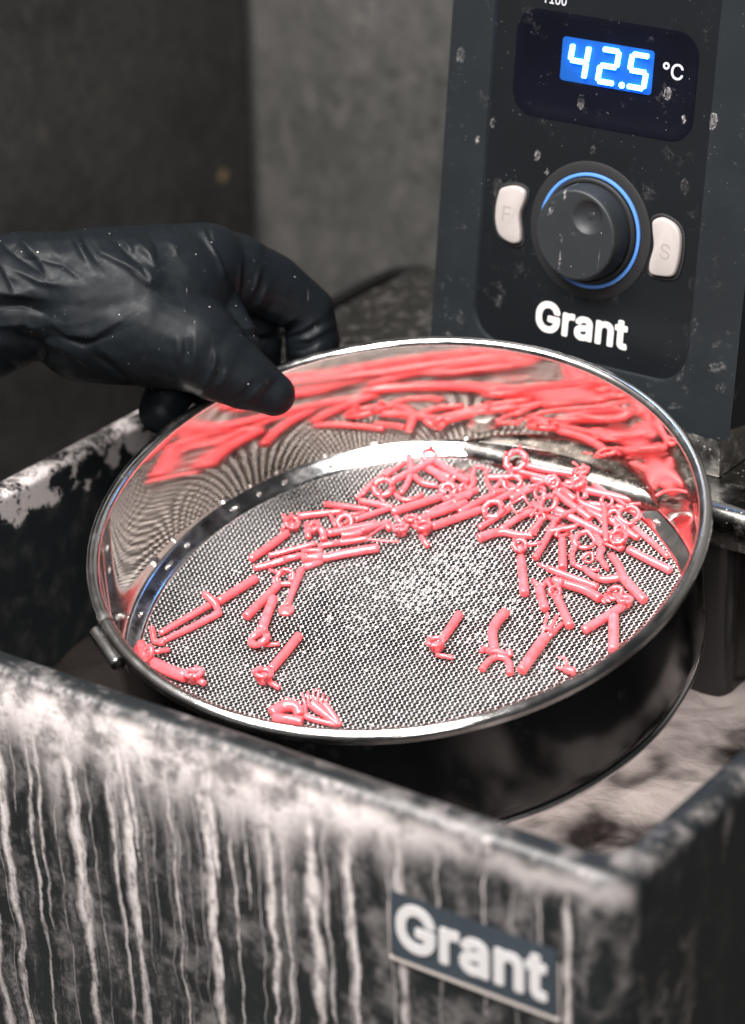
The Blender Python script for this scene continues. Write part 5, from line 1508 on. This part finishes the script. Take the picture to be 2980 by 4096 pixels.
for name, label, parts in CASTINGS:
    pts_all = []
    for nm, ty, d in parts:
        pts_all += [p[:3] for p in d] if isinstance(d, list) else [d[:3]]
    cen = Vector((sum(p[0] for p in pts_all) / len(pts_all), sum(p[1] for p in pts_all) / len(pts_all), MZ + 0.4))
    root = empty(name, tuple((SROT @ cen) * MM), SROT)
    tag(root, label, 'casting', 'pink castings in the sieve')
    for nm, ty, d in parts:
        if ty == 'rod':
            g = tube([inside(p) for p in d], 14, sub=5)
        elif ty == 'loop':
            g = tube(d, 8, loop=True)
        elif ty in ('ring', 'octring', 'hexring'):
            x, y, z, Rr, r, tilt, az = d
            x, y, z = clampc((x, y, z), Rr + r)
            n = {'ring': 28, 'octring': 8, 'hexring': 6}[ty]
            rp_ = ring_pts((x, y, z), Rr, r, tilt, az, n)
            if ty == 'ring':      # hand-carved rings: slightly lobed, uneven in section
                jr = random.Random(len(label) * 7 + len(nm))
                rp_ = ring_pts((x, y, z), Rr, r, tilt, az, 9, jr.uniform(0, 1))
                rp_ = [tuple(Vector((x, y, z)) + (Vector(p[:3]) - Vector((x, y, z))) * jr.uniform(0.84, 1.10)) + (r * jr.uniform(0.75, 1.3),) for p in rp_]
                g = tube(rp_, 9, loop=True, sub=4)
                nub = rp_[jr.randrange(9)]
                g = join([g, tube([nub[:3] + (r * 0.9,), (nub[0] * 1.0, nub[1], nub[2] + r * 2.6, r * 0.6)], 7)])
            else:
                g = tube(rp_, 10, loop=True)
            if ty != 'ring':
                # stone seats: little claws round the frame
                cl = [tube([p[:3] + (r * 0.62,), (p[0], p[1], p[2] + r * 2.4, r * 0.45)], 8) for p in ring_pts((x, y, z), Rr, r, tilt, az, n)[::2]]
                g = join([g] + cl)
        elif ty == 'basket':
            x, y, z, Rr, r, h0 = d
            x, y, z = clampc((x, y, z), Rr + r * 0.5)
            zb = MZ + h0 + r
            rng = random.Random(hash(label) % 9999 if False else len(label) * 31 + len(parts))
            ph = rng.uniform(0, 1.5)
            tl, ta = rng.uniform(12, 32), rng.uniform(0, 360)
            lo = ring_pts((x, y, zb + 0.1), Rr * 0.62, r * 0.9, 6, ta, 8, ph)
            hi = [p[:3] + (p[3] * rng.uniform(0.7, 1.25),) for p in ring_pts((x, y, zb + Rr * 0.95), Rr * 0.95, r * 0.85, tl, ta, 8, ph)]
            gs = [tube(lo, 8, loop=True), tube(hi, 8, loop=True)]
            for k in range(4):
                a, b = lo[k * 2], hi[k * 2]
                e = tuple(b[i] + (b[i] - a[i]) * 0.45 for i in range(3))
                gs.append(tube([a[:3] + (r * 0.85,), b[:3] + (r * 0.8,), e + (r * 0.55,)], 8))
            gs.append(blob((x, y, zb + Rr * 0.22), Rr * 0.66))
            g = join(gs)
        elif ty == 'disc':
            x, y, z, Rr, th_ = d
            vv_, ff_ = lathe([(0.01, -th_ / 2), (Rr * 0.9, -th_ / 2), (Rr, -th_ * 0.2), (Rr, th_ * 0.2), (Rr * 0.85, th_ / 2), (0.01, th_ * 0.62)], 32)
            g = ([c + Vector((x, y, z)) * MM for c in map(Vector, vv_)], ff_)
        elif ty in ('beaded', 'beads'):
            d2 = [inside(p) for p in d]
            gs = []
            P_ = [Vector(p[:3]) for p in d2]
            rr = [p[3] for p in d2]
            rng = random.Random(len(label))
            if ty == 'beaded':
                # flat leaf band
                cr = []
                for i in range(len(P_) - 1):
                    for s in range(6):
                        t_ = s / 6
                        cr.append((P_[i].lerp(P_[i + 1], t_), rr[i] + (rr[i + 1] - rr[i]) * t_))
                cr.append((P_[-1], rr[-1]))
                V_, F_ = [], []
                for i, (p, r) in enumerate(cr):
                    dv = (cr[min(len(cr) - 1, i + 1)][0] - cr[max(0, i - 1)][0]).normalized()
                    sd = Vector((-dv.y, dv.x, 0)).normalized()
                    env = r * (0.82 + 0.18 * math.sin(i * 1.7)) * (0.55 if i in (0, len(cr) - 1) else 1)
                    for k in range(10):
                        a = 2 * math.pi * k / 10
                        V_.append((p + sd * math.cos(a) * env + Vector((0, 0, 0.8 * math.sin(a)))) * MM)
                    for k in range(7):
                        u = rng.uniform(-0.85, 0.85)
                        q = p + sd * env * u + dv * rng.uniform(-0.5, 0.5) + Vector((0, 0, 0.8 * math.sqrt(1 - u * u)))
                        gs.append(blob(q, rng.uniform(0.16, 0.3), 1))
                m_ = len(cr)
                for i in range(m_ - 1):
                    for k in range(10):
                        l = (k + 1) % 10
                        F_.append((i * 10 + k, i * 10 + l, (i + 1) * 10 + l, (i + 1) * 10 + k))
                F_.append(tuple(range(10))[::-1])
                F_.append(tuple(range((m_ - 1) * 10, m_ * 10)))
                gs.append((V_, F_))
            else:
                Ltot = sum((P_[i + 1] - P_[i]).length for i in range(len(P_) - 1))
                nb = max(4, int(Ltot / (rr[0] * 1.7)))
                for k in range(nb):
                    t_ = k / (nb - 1) * (len(P_) - 1)
                    i = min(len(P_) - 2, int(t_))
                    gs.append(blob(P_[i].lerp(P_[i + 1], t_ - i), rr[0], 2))
            g = join(gs)
        V_, F_ = g
        V_ = [Vector(c) - cen * MM for c in V_]
        obj(nm, V_, F_, M_RESIN, root, True, 50)

# clinging water: beads caught in the mesh openings
rng = random.Random(5)
tmpl = bmesh.new()
bmesh.ops.create_icosphere(tmpl, subdivisions=2, radius=1.0)
tv = [v_.co.copy() for v_ in tmpl.verts]
tf = [tuple(q.index for q in fc.verts) for fc in tmpl.faces]
tmpl.free()
VD, FD = [], []
patches = [(-6, 30, 17, 22, 330), (-14, 8, 24, 20, 130), (30, 20, 40, 30, 160), (-40, -10, 40, 30, 90), (20, -60, 40, 14, 120)]
for px, py, sx, sy, n in patches:
    for _ in range(n):
        i = round((rng.gauss(px, sx * 0.55)) / PITCH) + 0.5
        j = round((rng.gauss(py, sy * 0.55)) / PITCH) + 0.5
        u, w_ = i * PITCH, j * PITCH
        ca, sa_ = math.cos(th), math.sin(th)
        uu = round((u * ca + w_ * sa_) / PITCH - 0.5) + 0.5
        ww = round((-u * sa_ + w_ * ca) / PITCH - 0.5) + 0.5
        x, y = uu * PITCH * ca - ww * PITCH * sa_, uu * PITCH * sa_ + ww * PITCH * ca
        if math.hypot(x, y) > 92:
            continue
        s = rng.uniform(0.34, 0.60)
        b = len(VD)
        z0 = MZ + rng.uniform(-0.05, 0.3)
        VD += [((x + c.x * s) * MM, (y + c.y * s) * MM, (z0 + c.z * s * 0.55) * MM) for c in tv]
        FD += [tuple(q + b for q in fc) for fc in tf]
me = bpy.data.meshes.new('water_droplets')
me.from_pydata(VD, [], FD)
for p_ in me.polygons:
    p_.use_smooth = True
me.materials.append(M_DROP)
dro = bpy.data.objects.new('water_droplets', me)
COL.objects.link(dro)
dro.matrix_world = SROT.to_4x4()
tag(dro, 'tiny clear water droplets caught in the wire mesh', 'droplets', kind='stuff')

# ------------------------------------------------------------------ gloved hand
HAND_CAPS = [
 [(-106.2,-0.8,-0.0,20.9),(-67.6,-1.3,0.0,20.9)],
 [(-105.5,4.9,4.0,24.0),(-53.1,7.2,0.0,22.5),(-32.2,4.0,0.0,27.3),(-16.1,4.5,-0.0,26.5),(-4.6,8.2,-2.0,24.2)],
 [(-4.6,8.2,-2.0,24.2),(8.0,17.9,-6.0,16.2)],
 [(-32.8,15.0,-6.0,17.0),(-3.8,16.8,-8.0,17.0),(8.4,18.1,-8.0,16.2)],
 [(5.9,16.8,-8.0,16.2),(18.7,17.2,-13.0,14.0),(31.5,12.2,-20.0,12.1),(44.8,3.4,-26.0,10.2),(46.4,-7.2,-28.0,10.2),(45.8,-19.0,-39.0,9.7)],
 [(-32.0,-0.1,2.0,24.1),(-10.6,-5.3,8.0,20.7),(5.6,-11.2,12.0,17.2),(13.6,-16.8,13.0,14.3),(23.1,-22.8,13.0,11.3),(33.2,-28.3,11.0,8.0)],
 [(12.8,1.7,-2.0,9.7),(19.5,-11.5,4.0,9.6)],
 [(-1.5,11.4,-22.0,16.4),(21.2,3.7,-30.0,10.9),(26.3,-7.6,-34.0,9.0),(26.0,-20.6,-42.0,8.4)],
 [(-12.5,-8.7,-16.0,13.1),(-2.7,-21.8,-16.0,10.8),(-7.8,-33.7,-10.0,8.4)],
 [(-17.2,-2.3,-14.0,17.9),(2.3,-8.8,-14.0,14.7),(10.1,-20.0,-20.0,9.8),(9.8,-26.3,-26.0,8.2)],
]
HAND_CREASES = [
 (1.22,1.05,[(6.1,33.1),(9.8,26.0),(13.5,18.6),(15.9,11.5)]),
 (-1.22,0.84,[(8.3,33.1),(11.3,26.0),(13.9,19.7),(15.9,14.5)]),
 (0.94,0.77,[(10.5,33.1),(12.0,24.1),(14.4,17.8),(16.3,11.5)]),
 (0.81,0.84,[(21.0,18.2),(20.6,11.5),(19.8,7.0)]),
 (-0.68,0.70,[(22.4,18.2),(22.1,11.5),(21.0,7.0)]),
 (0.94,0.91,[(27.7,17.1),(26.2,11.5),(23.2,5.5)]),
 (-0.68,0.84,[(29.5,17.4),(28.0,11.5),(25.4,6.3)]),
 (1.08,0.98,[(30.6,11.5),(27.3,5.9),(23.9,3.3)]),
 (1.22,1.26,[(-20.0,26.0),(-15.5,20.4)]),
 (1.35,1.40,[(-15.2,23.4),(-10.3,19.3),(-7.0,14.5)]),
 (-1.08,1.26,[(-17.4,20.4),(-12.5,16.0),(-10.3,11.5)]),
 (1.22,1.54,[(-12.9,16.7),(-8.8,11.5),(-9.9,7.8)]),
 (0.68,0.98,[(-3.6,25.6),(-1.4,23.0),(0.1,19.7)]),
 (-0.94,1.05,[(-11.1,28.6),(-7.7,23.0),(-6.6,17.4)]),
 (1.08,1.05,[(12.8,-12.4),(13.4,-17.6),(11.0,-23.6),(7.6,-27.3)]),
 (0.94,0.98,[(17.3,-19.9),(15.6,-24.3),(12.8,-26.6)]),
 (-0.81,0.98,[(15.0,-15.4),(14.7,-20.6),(12.4,-24.3)]),
 (0.81,1.12,[(0.5,-8.3),(0.3,-18.4)]),
 (0.81,1.12,[(6.5,-6.5),(5.9,-18.4),(4.2,-23.6)]),
 (-0.81,1.12,[(3.5,-9.1),(3.1,-18.4)]),
 (-0.68,1.05,[(27.3,-23.6),(22.9,-28.8),(17.7,-32.5)]),
 (-0.68,1.05,[(36.3,-21.7),(31.8,-26.9),(27.3,-32.5)]),
 (0.54,1.12,[(31.1,-23.6),(27.3,-28.1),(22.9,-32.5)]),
 (1.35,1.26,[(19.9,-6.1),(28.8,-4.6),(40.0,0.2)]),
 (-1.22,1.05,[(21.4,-8.7),(32.5,-6.1),(41.8,-1.3)]),
 (1.22,1.12,[(32.5,-6.1),(41.8,-4.2),(49.3,0.2)]),
 (-1.08,0.98,[(36.3,-6.8),(43.7,-5.4),(51.9,-0.9)]),
 (1.08,1.05,[(38.1,-7.2),(45.6,-7.2),(54.1,-2.0)]),
 (-0.81,0.98,[(38.5,-10.9),(43.7,-11.3),(51.2,-7.2)]),
 (0.68,1.05,[(38.5,-12.8),(45.6,-13.5),(54.9,-10.2)]),
 (-1.76,1.40,[(-65.4,27.8),(-54.2,18.9),(-44.5,11.4)]),
 (1.89,1.68,[(-60.9,30.8),(-53.5,23.3),(-47.5,17.4),(-44.5,9.9)]),
 (1.62,1.54,[(-40.0,30.8),(-34.8,23.3),(-30.4,15.9)]),
 (-1.35,1.40,[(-36.3,30.8),(-31.1,21.8),(-26.6,15.9)]),
 (1.35,1.54,[(-32.6,28.5),(-26.6,20.3),(-16.2,14.4),(-8.8,7.7)]),
 (-1.35,1.40,[(-53.5,19.6),(-40.0,16.6),(-32.6,10.7)]),
 (1.62,1.82,[(-66.9,6.9),(-53.5,5.4),(-44.5,4.0)]),
 (-1.89,1.68,[(-66.9,1.7),(-53.5,1.7),(-43.8,-2.0)]),
 (1.49,1.54,[(-45.3,-2.7),(-37.8,-8.0),(-28.9,-9.1),(-17.7,-2.7)]),
 (-1.08,1.26,[(-42.3,-8.0),(-32.6,-11.7),(-20.7,-8.0)]),
 (1.35,1.40,[(-65.4,-5.0),(-53.5,-4.2),(-46.0,-8.0)]),
 (-2.16,1.82,[(-57.9,-6.5),(-49.7,-12.4),(-48.2,-19.1)]),
 (1.35,1.54,[(-47.5,-10.9),(-38.6,-13.2),(-30.4,-19.1)]),
 (1.08,1.40,[(-27.4,-12.4),(-17.7,-19.9),(-11.0,-25.1)]),
 (-0.94,1.26,[(-30.4,-13.9),(-20.7,-21.4),(-14.7,-25.8)]),
 (-1.35,1.54,[(-62.4,17.4),(-57.9,9.9),(-56.4,5.4)]),
 (1.35,1.40,[(-57.9,15.1),(-47.5,9.9),(-37.8,8.4)]),
 (0.94,1.26,[(-20.7,17.4),(-13.2,13.6),(-7.3,6.9)]),
 (-0.94,1.26,[(-23.7,26.3),(-17.7,20.3),(-14.7,15.1)]),
 (0.94,1.26,[(-16.2,26.3),(-10.3,20.3),(-7.3,17.4)]),
 (-2.43,2.10,[(-51.2,-12.4),(-49.7,-19.1),(-49.0,-23.6)]),
]

HROT = Matrix((CAM_RIGHT, CAM_UP, CAM_BACK)).transposed()


def build_hand():
    gs = []
    for ch in HAND_CAPS:
        # dense chain of spheres joined by cone tubes -> remeshed into one skin
        gs.append(tube(ch, 20, sub=0))
        for p in ch:
            gs.append(blob(p[:3], p[3], 3))
    V_, F_ = join(gs)
    me_ = bpy.data.meshes.new('hand_raw')
    me_.from_pydata([tuple(c) for c in V_], [], F_)
    o = bpy.data.objects.new('hand_raw', me_)
    COL.objects.link(o)
    r = o.modifiers.new('r', 'REMESH')
    r.mode = 'VOXEL'
    r.voxel_size = 0.00068
    r.adaptivity = 0
    s = o.modifiers.new('s', 'SMOOTH')
    s.factor = 0.5
    s.iterations = 30
    dg = bpy.context.evaluated_depsgraph_get()
    me2 = bpy.data.meshes.new_from_object(o.evaluated_get(dg))
    bpy.data.objects.remove(o)
    bpy.data.meshes.remove(me_)
    n = len(me2.vertices)
    co = np.zeros(n * 3)
    me2.vertices.foreach_get('co', co)
    no = np.zeros(n * 3)
    me2.vertices.foreach_get('normal', no)
    co = co.reshape(-1, 3) * 1000
    no = no.reshape(-1, 3)
    disp = np.zeros(n)
    front = np.clip((no[:, 2] + 0.25) / 0.5, 0, 1)
    for amp, w, pts in HAND_CREASES:
        best = np.full(n, 1e9)
        sgn = np.ones(n)
        taper = np.zeros(n)
        Ls = [math.dist(pts[i], pts[i + 1]) for i in range(len(pts) - 1)]
        tot = sum(Ls)
        acc = 0
        for i in range(len(pts) - 1):
            a, b = np.array(pts[i]), np.array(pts[i + 1])
            ab = b - a
            rel = co[:, :2] - a
            t = np.clip((rel @ ab) / (ab @ ab), 0, 1)
            d = np.linalg.norm(rel - t[:, None] * ab, axis=1)
            sd = np.sign(ab[0] * rel[:, 1] - ab[1] * rel[:, 0])
            q = (acc + t * Ls[i]) / tot
            hit = d < best
            best[hit] = d[hit]
            sgn[hit] = sd[hit]
            taper[hit] = q[hit]
            acc += Ls[i]
        # a fold of thin film: steep on one side, a long slope on the other
        wide = np.where(sgn > 0, 2.2 * w, 0.5 * w)
        prof_ = np.exp(-np.sqrt((best / wide) ** 2 + 0.04) + 0.2)
        disp += amp * prof_ * np.sin(np.clip(taper, 0.02, 0.98) * math.pi) ** 0.7 * front
    # loose folds of the cuff and a general crumple
    def tri(x):
        f_ = x - np.floor(x)
        return 1 - 2 * np.abs(f_ - 0.5)

    wr = np.clip((-20 - co[:, 0]) / 25, 0, 1)
    wx = 5.0 * vnoise(co, 1 / 14.0, 31)
    wy = 5.0 * vnoise(co, 1 / 16.0, 32)
    f1 = tri((co[:, 0] * 0.62 + co[:, 1] * 0.78 + wx) / 17.0) - 0.5
    f2 = tri((co[:, 0] * 0.25 - co[:, 1] * 0.97 + wy) / 13.0) - 0.5
    m1 = np.clip(vnoise(co, 1 / 18.0, 33) * 1.4 + 0.4, 0, 1)
    disp += wr * (1.5 * f1 * m1 + 1.1 * f2 * (1 - m1))
    fi = np.clip((20 - co[:, 0]) / -18, 0, 1)
    f3 = tri((co[:, 0] * 0.9 - co[:, 1] * 0.4 + 0.6 * wx) / 6.5) - 0.5
    disp += fi * 0.45 * f3 * np.clip(vnoise(co, 1 / 9.0, 35) * 1.5 + 0.2, 0, 1)
    disp += 0.3 * vnoise(co, 1 / 13.0, 22)
    co = (co + no * disp[:, None]) * 0.001
    me2.vertices.foreach_set('co', co.ravel())
    for p_ in me2.polygons:
        p_.use_smooth = True
    me2.update()
    me2.name = 'person'
    me2.materials.clear()
    me2.materials.append(M_GLOVE)
    o2 = bpy.data.objects.new('person', me2)
    COL.objects.link(o2)
    mw = HROT.to_4x4()
    mw.translation = Vector(HAND_POS)
    o2.matrix_world = mw
    return o2


hand = build_hand()
tag(hand, 'hand in a wrinkled black nitrile glove gripping the rim of the sieve', 'person')
